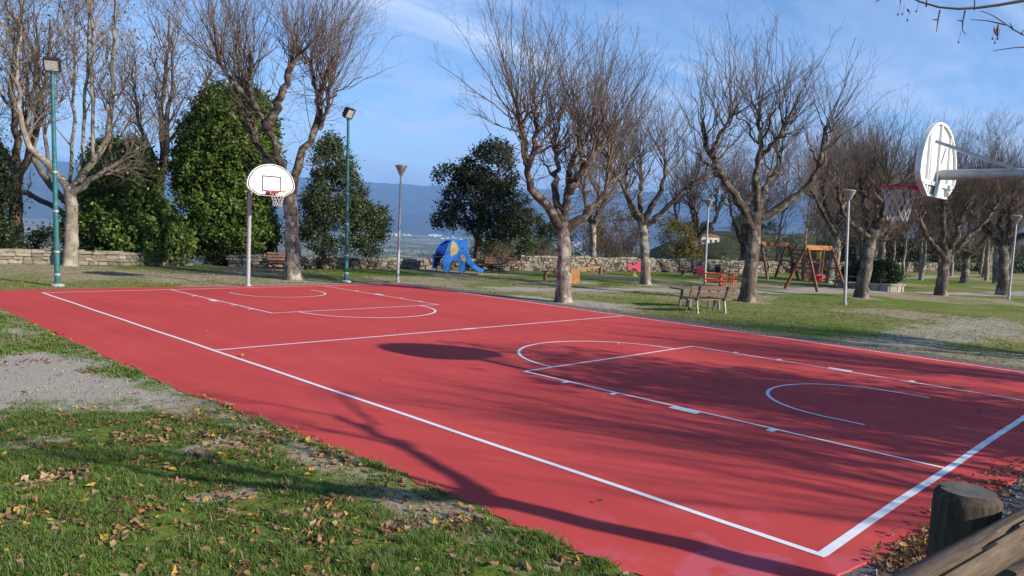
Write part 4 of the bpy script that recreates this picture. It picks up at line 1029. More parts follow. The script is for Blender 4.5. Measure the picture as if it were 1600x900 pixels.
def park_lamp(loc, top, label):
    o = empty('park_lamp', (loc[0], loc[1], -0.01)); tag(o, label, 'street lamp', 'park lamps with cone shades')
    lean_pole(loc, top, 0.058, 0.04, 12).build('pole', M['galv'], o, True)
    t = Vector(top)
    MB().lathe([(0.075, -0.03), (0.075, 0.10), (0.05, 0.12)], 12).build('foot_sleeve', M['galv'], o, True)
    sh = MB().lathe([(0.045, 0.0), (0.055, 0.03), (0.205, 0.34)], 18, t).build('lamp_shade', M['shade'], o, True)
    rb = MB()
    for k in range(6):
        a = math.pi * k / 3; rb.tube([t + Vector((0.058 * math.cos(a), 0.058 * math.sin(a), 0.03)), t + Vector((0.212 * math.cos(a), 0.212 * math.sin(a), 0.34))], 0.008, 5)
    rb.build('rib', M['galv'], sh)
    MB().lathe([(0.215, 0.335), (0.225, 0.35), (0.225, 0.37), (0.10, 0.40), (0.02, 0.405)], 18, t).build('cap', M['galv'], o, True)
    return o
park_lamp((11.52, 20.2), (-0.01, 0.01, 3.86), 'cone shaded park lamp left of the blue elephant slide')
park_lamp((22.53, 8.35), (-0.12, 0.12, 3.72), 'cone shaded park lamp in front of the near swing')
park_lamp((35.26, 5.82), (0.02, 0.0, 3.45), 'cone shaded park lamp near the right edge of the lawn')
park_lamp((27.8, 17.08), (-0.05, 0.04, 3.62), 'cone shaded park lamp behind the slatted bench')

# ------------------------------------------------------------------ benches and table
M['plank'] = noise_mat('bench_plank', [(0.3, (0.10, 0.062, 0.040)), (0.55, (0.19, 0.125, 0.085)), (0.75, (0.28, 0.20, 0.145))], 5, 7, 0.75, 0.35, 0.006, (1, 9, 9))
M['plank_red'] = noise_mat('bench_plank_red', [(0.3, (0.12, 0.05, 0.03)), (0.6, (0.22, 0.10, 0.06))], 5, 6, 0.7, 0.3, 0.006, (1, 9, 9))
M['iron'] = paint('cast_iron', (0.16, 0.14, 0.14), 0.5, 0.3, metallic=0.3)
M['dark_iron'] = paint('dark_iron', (0.03, 0.03, 0.032), 0.5, 0.3)
def bench(loc, rz, label, planks=2, mat='plank', L=1.55, frame='iron'):
    """local: sitter faces +y, length along x"""
    o = empty('bench', (loc[0], loc[1], -0.01), rz); tag(o, label, 'bench', 'park benches')
    for i in range(3): MB().box((0, 0.12 + 0.145 * i - 0.02, 0.44 - 0.012 * (2 - i)), (L, 0.125, 0.04)).build('seat_plank', M[mat], o, bevel=0.006)
    for i in range(planks):
        z = 0.585 + 0.165 * i; y = -0.035 - 0.045 * i
        MB().box((0, y, z), (L, 0.035, 0.125), Matrix.Rotation(0.27, 3, 'X')).build('back_plank', M[mat], o, bevel=0.006)
    for sx in (-1, 1):
        x = sx * L * 0.31
        e = MB(); e.beam((x, -0.14, 0.82), (x, 0.01, 0.40), 0.04, 0.05); e.beam((x, 0.0, 0.405), (x, 0.50, 0.40), 0.04, 0.045)
        e.build('side_frame', M[frame], o)
        MB().beam((x, 0.02, 0.40), (x, -0.08, -0.03), 0.042, 0.045).build('leg', M[frame], o)
        MB().beam((x, 0.45, 0.39), (x, 0.52, -0.03), 0.042, 0.045).build('leg', M[frame], o)
    return o
bench((14.13, 8.95), R_(-23) , 'slatted wooden bench with metal legs on the lawn, nearest the court')
bench((21.05, 24.5), R_(150), 'dark brown bench against the wall right of the elephant slide', 3, 'plank_red', 1.75, 'dark_iron').scale = (1, 1, 0.72)
bench((10.55, 26.75), R_(160), 'brown bench half hidden behind the forked lime trunk', 3, 'plank_red', 1.3, 'dark_iron').scale = (1, 1, 0.72)
o = empty('table', (15.3, 10.0, -0.01), R_(-23)); tag(o, 'low weathered wooden table just behind the slatted bench', 'table')
for i in range(4): MB().box((0, -0.27 + 0.18 * i, 0.60), (1.75, 0.17, 0.045)).build('top_plank', M['plank'], o, bevel=0.006)
for sx in (-1, 1):
    for sy in (-1, 1): MB().beam((sx * 0.5, sy * 0.22, 0.58), (sx * 0.55, sy * 0.26, -0.03), 0.06, 0.06).build('leg', M['iron'], o)

# ------------------------------------------------------------------ the blue elephant slide
M['blue'] = paint('blue_plastic', (0.05, 0.27, 0.80), 0.4, 0.10, 4)
M['blue_dark'] = paint('deep_blue_plastic', (0.015, 0.06, 0.36), 0.45, 0.1, 4)
M['ear'] = paint('tan_plastic', (0.78, 0.52, 0.24), 0.5, 0.08, 4)
M['steel'] = M['galv']
def slide():
    o = empty('elephant_slide', (17.25, 23.45, -0.01), RZ); tag(o, 'blue elephant shaped children slide with a tan ear', 'slide')
    side = [(-0.62, 0.08), (-0.36, 0.07), (-0.33, 0.42), (-0.20, 0.62), (-0.02, 0.62), (0.10, 0.50), (0.11, 0.07), (0.34, 0.07), (0.36, 0.60), (0.62, 0.36), (0.94, 0.16), (1.16, 0.12), (1.20, 0.22),
            (0.98, 0.28), (0.74, 0.48), (0.52, 0.78), (0.40, 1.06), (0.40, 1.52), (-0.30, 1.55), (-0.42, 1.34), (-0.55, 0.95), (-0.63, 0.55)]
    for y in (0.0, 0.62):
        p = MB().prism(side, lambda a, b, t, y=y: (a, y + t, b), 0.0, 0.035).build('side_panel', M['blue'], o, bevel=0.006)
        if y == 0.0:
            MB().prism([(-0.27, 1.50), (-0.02, 1.32), (0.04, 1.10), (-0.06, 0.90), (-0.30, 0.76), (-0.34, 1.05)], lambda a, b, t: (a, t, b), -0.012, -0.001).build('ear', M['ear'], p)
            el = [(0.27 + 0.115 * math.cos(a) - 0.05 * math.sin(a), 0.72 + 0.17 * math.sin(a) - 0.03 * math.cos(a)) for a in np.linspace(0, 2 * math.pi, 15)[:-1]]
            MB().prism(el, lambda a, b, t: (a, t, b), -0.012, -0.001).build('tusk_patch', M['ear'], p)
            MB().prism([(0.27 + 0.03 * math.cos(a), 0.76 + 0.03 * math.sin(a)) for a in np.linspace(0, 6.28, 9)[:-1]], lambda a, b, t: (a, t, b), -0.017, -0.012).build('button', M['rim_red'], p)
            MB().prism([(0.23 + 0.035 * math.cos(a), 1.17 + 0.035 * math.sin(a)) for a in np.linspace(0, 6.28, 11)[:-1]], lambda a, b, t: (a, t, b), -0.012, -0.001).build('eye', M['black_paint'], p)
    # curved rump over the steps
    arc_ = [(-0.30, 1.55), (-0.62, 1.50), (-0.90, 1.28), (-1.05, 0.90), (-1.12, 0.45), (-1.14, 0.18)]
    ru = MB(); n = len(arc_)
    for yy in (0.30, 0.655):
        for dx in (0.0, 0.04):
            for a, b in arc_: ru.v.append((a + dx, yy, b - dx))
    for q in range(n - 1):
        ru.f += [(q, q + 1, 2 * n + q + 1, 2 * n + q), (n + q, 3 * n + q, 3 * n + q + 1, n + q + 1), (q, n + q, n + q + 1, q + 1), (2 * n + q, 2 * n + q + 1, 3 * n + q + 1, 3 * n + q)]
    ru.build('rump', M['blue'], o)
    back = [(-0.30, 1.52), (-0.62, 1.47), (-0.90, 1.25), (-1.05, 0.88), (-1.14, 0.18), (-0.98, 0.15), (-0.78, 0.60), (-0.50, 1.0)]
    MB().prism(back, lambda a, b, t: (a, 0.66 + t, b), 0.0, 0.03).build('back_panel', M['blue_dark'], o)
    ch = MB()
    path = [(0.30, 1.02), (0.50, 0.76), (0.75, 0.44), (1.0, 0.22), (1.22, 0.15)]
    for (a, b), (c, d) in zip(path[:-1], path[1:]): ch.beam((a, 0.327, b), (c, 0.327, d), 0.575, 0.03)
    ch.build('chute', M['blue_dark'], o)
    for k in range(4): MB().box((-0.95 + 0.13 * k, 0.327, 0.22 + 0.22 * k), (0.16, 0.56, 0.03)).build('step', M['blue_dark'], o)
    for x, y in ((-0.48, 0.018), (0.24, 0.018), (-0.48, 0.638), (0.24, 0.638), (1.10, 0.327)): MB().tube([(x, y, -0.1), (x, y, 0.13)], 0.025, 8).build('foot_post', M['steel'], o)
slide()
def litter_bin(loc, rz, label, h=0.72):
    o = empty('litter_bin', (loc[0], loc[1], -0.01), rz); tag(o, label, 'litter bin', 'black litter bins by the wall')
    MB().tube([(0, 0.16, -0.05), (0, 0.16, h)], 0.025, 8).build('post', M['dark_iron'], o)
    MB().lathe([(0.13, h - 0.50), (0.165, h - 0.48), (0.175, h - 0.02), (0.185, h), (0.16, h), (0.15, h - 0.05)], 14).build('bucket', M['dark_iron'], o, True)
    MB().lathe([(0.188, h - 0.10), (0.192, h - 0.08), (0.188, h - 0.06)], 14).build('band', M['galv'], o, True)
litter_bin((17.0, 24.6), RZ, 'black litter bin beside the rear of the elephant slide', 0.8)
litter_bin((34.4, 20.1), RZ, 'black litter bin in front of the tan wall behind the roundabout', 0.62)

# ------------------------------------------------------------------ spring riders, seesaw, roundabout
M['pink'] = paint('pink_plastic', (0.75, 0.10, 0.19), 0.45, 0.08)
M['maroon'] = paint('maroon_plastic', (0.38, 0.035, 0.09), 0.5, 0.1)
M['yellow'] = paint('yellow_paint', (0.65, 0.36, 0.03), 0.5, 0.1)
M['orange'] = paint('orange_plastic', (0.62, 0.24, 0.04), 0.5, 0.12)
M['red_orange'] = paint('red_orange_paint', (0.62, 0.085, 0.03), 0.45, 0.12)
M['violet'] = paint('violet_paint', (0.20, 0.15, 0.38), 0.5, 0.1)
def rider(loc, rz, mat, polys, label, s=1.0):
    o = empty('spring_rider', (loc[0], loc[1], -0.01), rz, s); tag(o, label, 'spring rider', 'spring riders on the lawn')
    MB().lathe([(0.2, -0.02), (0.2, 0.03), (0.05, 0.04)], 14).build('base_plate', M['galv'], o, True)
    MB().tube([(0.095 * math.cos(a), 0.095 * math.sin(a), 0.04 + 0.34 * a / (2 * math.pi * 5)) for a in np.linspace(0, 2 * math.pi * 5, 61)], 0.02, 6).build('spring', M['yellow'], o, True)
    MB().box((0, 0, 0.40), (0.75, 0.26, 0.04)).build('seat', M['yellow'], o, bevel=0.01)
    for s_ in (-1, 1):
        for p in polys: MB().prism(p, lambda a, b, t, s_=s_: (a, s_ * 0.15 + t, b), -0.015, 0.015).build('side_shape', M[mat], o, bevel=0.006)
    MB().tube([(0.12, -0.24, 0.66), (0.12, 0.24, 0.66)], 0.015, 8).build('handle', M['black_paint'], o)
body1 = [(-0.36, 0.28), (-0.24, 0.30), (-0.14, 0.40), (0.0, 0.40), (0.10, 0.36), (0.16, 0.26), (0.30, 0.22), (0.34, 0.40), (0.42, 0.52), (0.44, 0.74), (0.30, 0.80), (0.14, 0.72), (0.08, 0.56), (-0.10, 0.54), (-0.20, 0.64), (-0.34, 0.60), (-0.38, 0.46)]
body2 = [(-0.30, 0.22), (0.26, 0.20), (0.30, 0.66), (0.10, 0.70), (-0.05, 0.62), (-0.28, 0.68)]
rider((27.05, 20.77), RZ, 'pink', [body1], 'pink animal spring rider on a yellow spring')
rider((29.41, 18.31), RZ + 0.15, 'maroon', [body2], 'maroon panelled spring rider beside the thin lamp post')
rider((30.78, 20.19), RZ + 1.35, 'orange', [[(-0.3, 0.12), (0.3, 0.12), (0.34, 0.5), (0.2, 0.66), (-0.2, 0.6), (-0.32, 0.4)]], 'orange spring rider seen end on in front of a pale trunk', 0.85)
M['ply'] = noise_mat('varnished_ply', [(0.3, (0.27, 0.12, 0.03)), (0.6, (0.40, 0.19, 0.05)), (0.8, (0.46, 0.25, 0.08))], 4, 6, 0.5, 0.15, 0.004, (4, 4, 1))
def seesaw():
    o = empty('seesaw', (18.95, 18.1, -0.01), RZ + 0.35); tag(o, 'wooden seesaw with a boxed pivot and brown end seats', 'seesaw')
    for y in (-0.20, 0.20): MB().box((0, y, 0.30), (0.42, 0.04, 0.62)).build('pivot_panel', M['ply'], o, bevel=0.006)
    for x in (-0.19, 0.19): MB().box((x, 0, 0.28), (0.035, 0.355, 0.56)).build('pivot_side', M['ply'], o)
    MB().box((0, 0, -0.0), (0.6, 0.6, 0.05)).build('foot_board', M['plank_red'], o)
    a, b = Vector((-1.25, 0, 0.42)), Vector((1.25, 0, 0.74))
    MB().beam(a, b, 0.14, 0.09).build('beam', M['ply'], o, bevel=0.008)
    for e, s in ((a, -1), (b, 1)):
        MB().box(e + Vector((-s * 0.02, 0, 0.065)), (0.36, 0.24, 0.04)).build('seat', M['plank_red'], o, bevel=0.008)
        hd = MB().tube([e + Vector((-s * 0.24, -0.14, 0.24)), e + Vector((-s * 0.24, 0.14, 0.24))], 0.016, 8); hd.tube([e + Vector((-s * 0.24, 0, 0.04)), e + Vector((-s * 0.24, 0, 0.24))], 0.018, 8)
        hd.build('handle', M['dark_iron'], o)
        MB().box(e + Vector((0, 0, -0.17)), (0.08, 0.20, 0.34)).build('bumper', M['plank_red'], o, bevel=0.01)
seesaw()
def roundabout():
    o = empty('roundabout', (23.83, 14.04, -0.01), 0.3); tag(o, 'red tubular playground roundabout on a grey disc', 'roundabout')
    MB().lathe([(0.75, 0.03), (0.78, 0.05), (0.78, 0.09), (0.74, 0.10), (0.05, 0.105)], 28).build('platform', M['iron'], o, True)
    MB().lathe([(0.07, 0.0), (0.07, 0.55), (0.04, 0.58)], 12).build('post', M['red_orange'], o, True)
    MB().lathe([(0.17, 0.58), (0.19, 0.60), (0.17, 0.63), (0.03, 0.64)], 16).build('hand_wheel', M['violet'], o, True)
    for k in range(3):
        a0 = 2 * math.pi * k / 3
        f = MB()
        for z in (0.42, 0.66): f.tube([(0.68 * math.cos(a0 + t), 0.68 * math.sin(a0 + t), z) for t in np.linspace(0, 1.6, 9)], 0.02, 6)
        for t in (0.0, 1.6): f.tube([(0.68 * math.cos(a0 + t), 0.68 * math.sin(a0 + t), 0.10), (0.68 * math.cos(a0 + t), 0.68 * math.sin(a0 + t), 0.66)], 0.02, 6)
        f.build('rail', M['red_orange'], o, True)
        st = MB(); pol = [(0.62 * math.cos(a0 + t), 0.62 * math.sin(a0 + t)) for t in np.linspace(0.05, 1.55, 8)] + [(0.40 * math.cos(a0 + t), 0.40 * math.sin(a0 + t)) for t in np.linspace(1.55, 0.05, 8)]
        st.prism(pol, lambda a, b, t: (a, b, t), 0.34, 0.38).build('seat', M['rim_red'], o)
roundabout()

# ------------------------------------------------------------------ swings, play tower, picnic table, hedge planter
M['swing_wood'] = noise_mat('swing_timber', [(0.3, (0.12, 0.042, 0.02)), (0.6, (0.22, 0.08, 0.035)), (0.8, (0.30, 0.125, 0.055))], 4, 6, 0.6, 0.2, 0.005, (3, 3, 1))
M['swing_top'] = noise_mat('swing_beam', [(0.3, (0.28, 0.105, 0.035)), (0.7, (0.40, 0.17, 0.06))], 4, 6, 0.55, 0.2, 0.005)
M['seat_red'] = paint('red_seat', (0.50, 0.03, 0.05), 0.45)
def swing(loc, rz, L, H, label, seats):
    o = empty('swing', (loc[0], loc[1], -0.01), rz); tag(o, label, 'swing', 'wooden swings')
    for sx in (-1, 1):
        for sy in (-1, 1): MB().beam((sx * (L / 2 + 0.22), sy * 0.78, -0.05), (sx * L / 2, sy * 0.06, H), 0.11, 0.11).build('leg', M['swing_wood'], o, bevel=0.008)
        MB().beam((sx * (L / 2 + 0.10), -0.40, H * 0.52), (sx * (L / 2 + 0.10), 0.40, H * 0.52), 0.05, 0.09).build('crossbar', M['swing_wood'], o)
    MB().box((0, 0, H + 0.02), (L + 0.3, 0.12, 0.22)).build('top_beam', M['swing_top'], o, bevel=0.01)
    for x, kind in seats:
        for s in (-1, 1): MB().tube([(x + s * 0.17, 0, H - 0.08), (x + s * 0.15, 0, 0.62)], 0.010, 6).build('rope', M['tan_rope'], o)
        if kind == 'cradle':
            st = MB(); st.box((x, 0, 0.40), (0.36, 0.28, 0.035))
            st.box((x, 0.13, 0.54), (0.36, 0.03, 0.26)); st.box((x, -0.13, 0.56), (0.36, 0.03, 0.10)); st.box((x - 0.165, 0, 0.56), (0.03, 0.23, 0.14)); st.box((x + 0.165, 0, 0.56), (0.03, 0.23, 0.14))
            st.build('cradle_seat', M['seat_red'], o, bevel=0.008)
        else: MB().box((x, 0, 0.60), (0.44, 0.18, 0.035)).build('seat', M['dark_iron'], o, bevel=0.008)
M['tan_rope'] = paint('rope', (0.42, 0.30, 0.15), 0.9)
swing((29.95, 12.5), R_(-2), 2.55, 1.92, 'near wooden swing with orange beam and red cradle seat', [(0.45, 'cradle')])
swing((36.1, 17.6), R_(-8), 2.6, 1.95, 'far wooden swing beside the dark play tower', [(0.0, 'flat')])
def tower():
    o = empty('play_tower', (37.6, 16.3, -0.01), RZ + 0.25); tag(o, 'dark red brown wooden play tower with a slide', 'play tower')
    for x in (-0.55, 0.55):
        for y in (-0.55, 0.55): MB().box((x, y, 0.98), (0.10, 0.10, 2.05)).build('post', M['plank_red'], o, bevel=0.006)
    MB().box((0, 0, 0.95), (1.2, 1.2, 0.06)).build('deck', M['plank_red'], o)
    for k in range(7): MB().box((-0.45 + 0.15 * k, -0.575, 0.46), (0.14, 0.03, 0.92)).build('board', M['plank_red'], o)
    for z in (1.2, 1.45, 1.7): MB().box((0, -0.575, z), (1.1, 0.04, 0.09)).build('rail', M['plank_red'], o)
    for z in (1.2, 1.45, 1.7): MB().box((-0.575, 0, z), (0.04, 1.0, 0.09)).build('rail', M['plank_red'], o)
    MB().box((0.35, -0.60, 1.46), (0.30, 0.02, 0.4)).build('yellow_panel', M['yellow'], o)
    ch = MB(); pth = [(0.55, 1.0), (1.0, 0.75), (1.5, 0.35), (1.95, 0.16), (2.3, 0.14)]
    for (a, b), (c, d) in zip(pth[:-1], pth[1:]):
        ch.beam((a, 0, b), (c, 0, d), 0.46, 0.025)
        for s in (-1, 1): ch.beam((a, s * 0.23, b + 0.07), (c, s * 0.23, d + 0.07), 0.02, 0.14)
    ch.build('slide_chute', M['dark_iron'], o)
tower()
o = empty('picnic_table', (32.5, 12.0, -0.01), RZ + 0.3); tag(o, 'small dark picnic table just behind the near swing', 'table')
for i in range(3): MB().box((0, -0.22 + 0.2 * i, 0.62), (1.1, 0.19, 0.04)).build('top_plank', M['plank'], o)
for s in (-1, 1):
    MB().box((0, s * 0.55, 0.36), (1.1, 0.2, 0.04)).build('seat_plank', M['plank'], o)
    MB().box((s * 0.38, 0, 0.30), (0.06, 1.2, 0.06)).build('crossbar', M['plank'], o)
    for q in (-1, 1): MB().beam((s * 0.42, q * 0.2, 0.60), (s * 0.42, q * 0.48, -0.03), 0.06, 0.06).build('leg', M['plank'], o)
M['kerb'] = noise_mat('planter_stone', [(0.3, (0.26, 0.235, 0.19)), (0.7, (0.40, 0.36, 0.30))], 8, 6, 0.9, 0.4, 0.01, object_random=0.12)
def planter():
    o = empty('stone_planter', (34.1, 11.5, -0.01)); tag(o, 'round tan stone planter holding the clipped hedge', 'planter')
    n = 20; blk = MB(); r0, r1 = 1.28, 1.50
    a0, a1 = 0.012, 2 * math.pi / n - 0.012
    blk.prism([(r0 * math.cos(a0), r0 * math.sin(a0)), (r1 * math.cos(a0), r1 * math.sin(a0)), (r1 * math.cos((a0 + a1) / 2), r1 * math.sin((a0 + a1) / 2)), (r1 * math.cos(a1), r1 * math.sin(a1)), (r0 * math.cos(a1), r0 * math.sin(a1))], lambda a, b, t: (a, b, t), -0.05, 0.30)
    me = blk.mesh('block', M['kerb'])
    for k in range(n): link('block', me, o, (0, 0, 0), (0, 0, 2 * math.pi * k / n))
    cp = MB(); cp.lathe([(1.24, 0.305), (1.24, 0.37), (1.56, 0.37), (1.56, 0.305)], 40).build('coping', M['kerb'], o)
    MB().lathe([(1.27, 0.0), (1.27, 0.28), (0.01, 0.29)], 24).build('soil', M['plank'], o)
    h, _ = shrub('clipped_hedge', (34.1, 11.5, 0.2), [(0, 0, 0.55, 1.35, 1.3, 0.62), (0.5, -0.2, 0.65, 0.85, 0.85, 0.55), (-0.6, -0.2, 0.62, 0.8, 0.8, 0.55)], 13000, 0.05, DG0, (0.045, 0.070, 0.02), 'dark clipped hedge growing in the round stone planter', None, 'hedge', clump=0.13)
planter()

# ------------------------------------------------------------------ log fence beside the photographer
M['log'] = noise_mat('fence_log', [(0.32, (0.018, 0.012, 0.008)), (0.40, (0.085, 0.058, 0.037)), (0.55, (0.135, 0.095, 0.062)), (0.75, (0.22, 0.16, 0.105))], 7.5, 10, 0.85, 0.9, 0.008, (0.8, 8, 8), nrough=0.74)
M['log_v'] = noise_mat('fence_post_wood', [(0.32, (0.012, 0.009, 0.007)), (0.42, (0.050, 0.036, 0.025)), (0.55, (0.080, 0.058, 0.040)), (0.75, (0.16, 0.11, 0.07))], 7.5, 10, 0.85, 0.9, 0.008, (8, 8, 0.8), nrough=0.74)
M['end_grain'] = noise_mat('end_grain', [(0.3, (0.05, 0.045, 0.038)), (0.7, (0.15, 0.135, 0.115))], 9, 8, 0.9, 0.7, 0.006)
def log_mesh(L, r, mat, along='z', seed=1, n=44, k=30, chamfer=True):
    gg = np.random.default_rng(seed); V = []; Q = []
    zs = list(np.linspace(0, L, k)); rs = [r] * k
    if chamfer: zs = zs[:-1] + [L - r * 0.25, L]; rs = [r] * k + [r * 0.82]
    for i, z in enumerate(zs):
        for j in range(n):
            a = 2 * math.pi * j / n
            rr = rs[i] * (1 + 0.02 * math.sin(3 * a + z * 2.1 + seed) + 0.012 * math.sin(7 * a + z * 4) + 0.006 * gg.normal())
            if abs(((a - 1.9 - 0.25 * math.sin(z * 3.0 + seed)) + math.pi) % (2 * math.pi) - math.pi) < 0.09: rr *= 0.74     # a drying crack
            V.append((rr * math.cos(a), rr * math.sin(a), z))
    m = len(zs)
    for i in range(m - 1):
        for j in range(n): Q.append((i * n + j, i * n + (j + 1) % n, (i + 1) * n + (j + 1) % n, (i + 1) * n + j))
    Q2 = [tuple((m - 1) * n + j for j in range(n)), tuple(n - 1 - j for j in range(n))]
    if along == 'x': V = [(v[2], v[0], v[1]) for v in V]
    me = bpy.data.meshes.new('log'); me.from_pydata(V, [], Q + Q2); me.materials.append(mat); me.materials.append(M['end_grain'])
    for i, p in enumerate(me.polygons):
        p.use_smooth = i < len(Q); p.material_index = 0 if i < len(Q) else 1
    try: me.set_sharp_from_angle(angle=R_(35))
    except Exception: pass
    return me
o = empty('log_fence', (-2.67, -1.42, 0.6)); tag(o, 'weathered round log fence in the bottom right corner', 'fence')
ps = link('post', log_mesh(1.17, 0.092, M['log_v'], 'z', 3), o, (0, 0, -0.3))
def rail(a, b, r, seed, name='rail'):
    a, b = Vector(a), Vector(b); d = b - a
    q = Vector((1, 0, 0)).rotation_difference(d.normalized())
    ob = link(name, log_mesh(d.length, r, M['log'], 'x', seed), o, a - Vector((-2.67, -1.42, 0.6)))
    ob.rotation_euler = q.to_euler()
    return ob
rail((-4.3, -1.37, 1.397), (-2.60, -1.593, 1.407), 0.053, 5)
rail((-2.70, -1.55, 1.225), (-1.1, -1.95, 1.18), 0.05, 8, 'rail')
link('post', log_mesh(1.0, 0.085, M['log_v'], 'z', 9), o, (-4.35 + 2.67, -1.26 + 1.42, -0.3))
link('post', log_mesh(1.0, 0.085, M['log_v'], 'z', 12), o, (-1.2 + 2.67, -1.78 + 1.42, -0.35))

# ------------------------------------------------------------------ valley, hills, far buildings
def valley_mat():
    m, t, b = new_mat('valley_fields')
    tcn = N(t, 'ShaderNodeTexCoord'); mpn = N(t, 'ShaderNodeMapping'); mpn.inputs['Scale'].default_value = (0.0035, 0.0055, 1); mpn.inputs['Rotation'].default_value = (0, 0, 0.6)
    t.links.new(tcn.outputs['Object'], mpn.inputs[0])
    v = N(t, 'ShaderNodeTexVoronoi', Scale=1.0); t.links.new(mpn.outputs[0], v.inputs['Vector'])
    sp = N(t, 'ShaderNodeSeparateColor'); t.links.new(v.outputs['Color'], sp.inputs[0])
    c = ramp_node(t, sp.outputs[0], [(0.0, (0.15, 0.18, 0.06)), (0.3, (0.32, 0.29, 0.14)), (0.5, (0.10, 0.13, 0.04)), (0.75, (0.42, 0.33, 0.19)), (1.0, (0.22, 0.24, 0.10))])
    n = N(t, 'ShaderNodeTexNoise', Scale=0.012, Detail=8, Roughness=0.75); t.links.new(tcn.outputs['Object'], n.inputs['Vector'])
    k = N(t, 'ShaderNodeMapRange'); k.inputs['From Min'].default_value = 0.52; k.inputs['From Max'].default_value = 0.58
    t.links.new(n.outputs['Fac'], k.inputs[0])
    mx = N(t, 'ShaderNodeMix', data_type='RGBA'); t.links.new(k.outputs[0], mx.inputs[0]); t.links.new(c, mx.inputs[6]); mx.inputs[7].default_value = (0.045, 0.05, 0.025, 1)
    t.links.new(mx.outputs[2], b.inputs['Base Color']); b.inputs['Roughness'].default_value = 1; b.inputs['Specular IOR Level'].default_value = 0
    return m
VZ = -112.0
vx = np.linspace(-9000, 15000, 60); vy = np.linspace(-9000, 15000, 60); VX, VY = np.meshgrid(vx, vy)
VZZ = VZ + (fbm(VX * 0.0006, VY * 0.0006, 3) - 0.5) * 10
vi = np.arange(3600).reshape(60, 60); VF = np.stack([vi[:-1, :-1], vi[:-1, 1:], vi[1:, 1:], vi[1:, :-1]], -1).reshape(-1, 4)
tag(link('valley', mesh_np('valley', np.stack([VX.ravel(), VY.ravel(), VZZ.ravel()], 1), [VF], valley_mat(), True)), 'patchwork farmland on the valley floor far below the park', 'valley', kind='structure')
M['hill'] = noise_mat('wooded_hill', [(0.35, (0.035, 0.045, 0.022)), (0.6, (0.075, 0.085, 0.04)), (0.75, (0.15, 0.14, 0.08))], 0.004, 9, 1.0, 0, nrough=0.7, spec=0.0)
def ridge(name, d0, d1, hmax, seed, a0, a1, label, rough=0.35, f=3.0):
    na, nr = 220, 26
    A = np.linspace(a0, a1, na); Rr = np.linspace(0, 1, nr)
    AA, RR = np.meshgrid(A, Rr); D = d0 + (d1 - d0) * RR
    prof = np.sin(np.clip(RR * 1.25, 0, 1) * math.pi / 2) ** 1.3
    crest = 1 - rough + rough * 2 * (fbm(AA * f * 2.4 + seed, np.full_like(AA, seed * 1.7), 4) - 0.15)
    Z = VZ - 5 + (hmax * crest) * prof + (fbm(AA * 40 + seed, RR * 9, 4) - 0.5) * hmax * 0.16 * np.sin(RR * math.pi)
    X = CAM.x + D * np.sin(AA); Y = CAM.y + D * np.cos(AA)
    ii = np.arange(na * nr).reshape(nr, na); FF = np.stack([ii[:-1, :-1], ii[:-1, 1:], ii[1:, 1:], ii[1:, :-1]], -1).reshape(-1, 4)
    return tag(link(name, mesh_np(name, np.stack([X.ravel(), Y.ravel(), Z.ravel()], 1), [FF], M['hill'], True)), label, 'hills', kind='structure')
ridge('hills', 8300, 12800, 760, 3.0, R_(-60), R_(150), 'long blue mountain ridge across the valley', 0.14, 1.2)
ridge('hills', 7200, 9000, 300, 8.0, R_(-60), R_(150), 'wooded foothills below the blue ridge', 0.5, 2.2)
# the hill that carries on to the right of the park
def right_hill():
    na, nr = 120, 40
    A = np.linspace(R_(40), R_(140), na); D = np.geomspace(70, 900, nr)
    AA, DD = np.meshgrid(A, D)
    lift = sstep(R_(44), R_(62), AA)
    Z = -9 - 0.10 * (DD - 70) * (1 - lift) + lift * (2.0 + 0.032 * np.clip(DD - 70, 0, 420)) * 1.0 - 0.10 * np.clip(DD - 520, 0, None) * lift + (fbm(AA * 9, DD * 0.02, 4) - 0.5) * 5
    Z = np.maximum(Z, VZ - 3)
    X = CAM.x + DD * np.sin(AA); Y = CAM.y + DD * np.cos(AA)
    ii = np.arange(na * nr).reshape(nr, na); FF = np.stack([ii[:-1, :-1], ii[:-1, 1:], ii[1:, 1:], ii[1:, :-1]], -1).reshape(-1, 4)
    m = noise_mat('olive_slope', [(0.35, (0.045, 0.05, 0.022)), (0.55, (0.085, 0.088, 0.04)), (0.75, (0.15, 0.13, 0.07))], 0.12, 8, 1.0, 0, nrough=0.7, spec=0.0)
    return tag(link('hillside', mesh_np('hillside', np.stack([X.ravel(), Y.ravel(), Z.ravel()], 1), [FF], m, True)), 'green slope rising to the right behind the park', 'hillside', kind='structure')
right_hill()
def hill_z(x, y):
    a = math.atan2(x - CAM.x, y - CAM.y); d = math.hypot(x - CAM.x, y - CAM.y)
    l = float(sstep(R_(44), R_(62), a))
    return -9 - 0.10 * (d - 70) * (1 - l) + l * (2.0 + 0.032 * min(max(d - 70, 0), 420)) - 0.10 * max(d - 520, 0) * l - 1.0
def polar(deg, d): return CAM.x + d * math.sin(R_(deg)), CAM.y + d * math.cos(R_(deg))
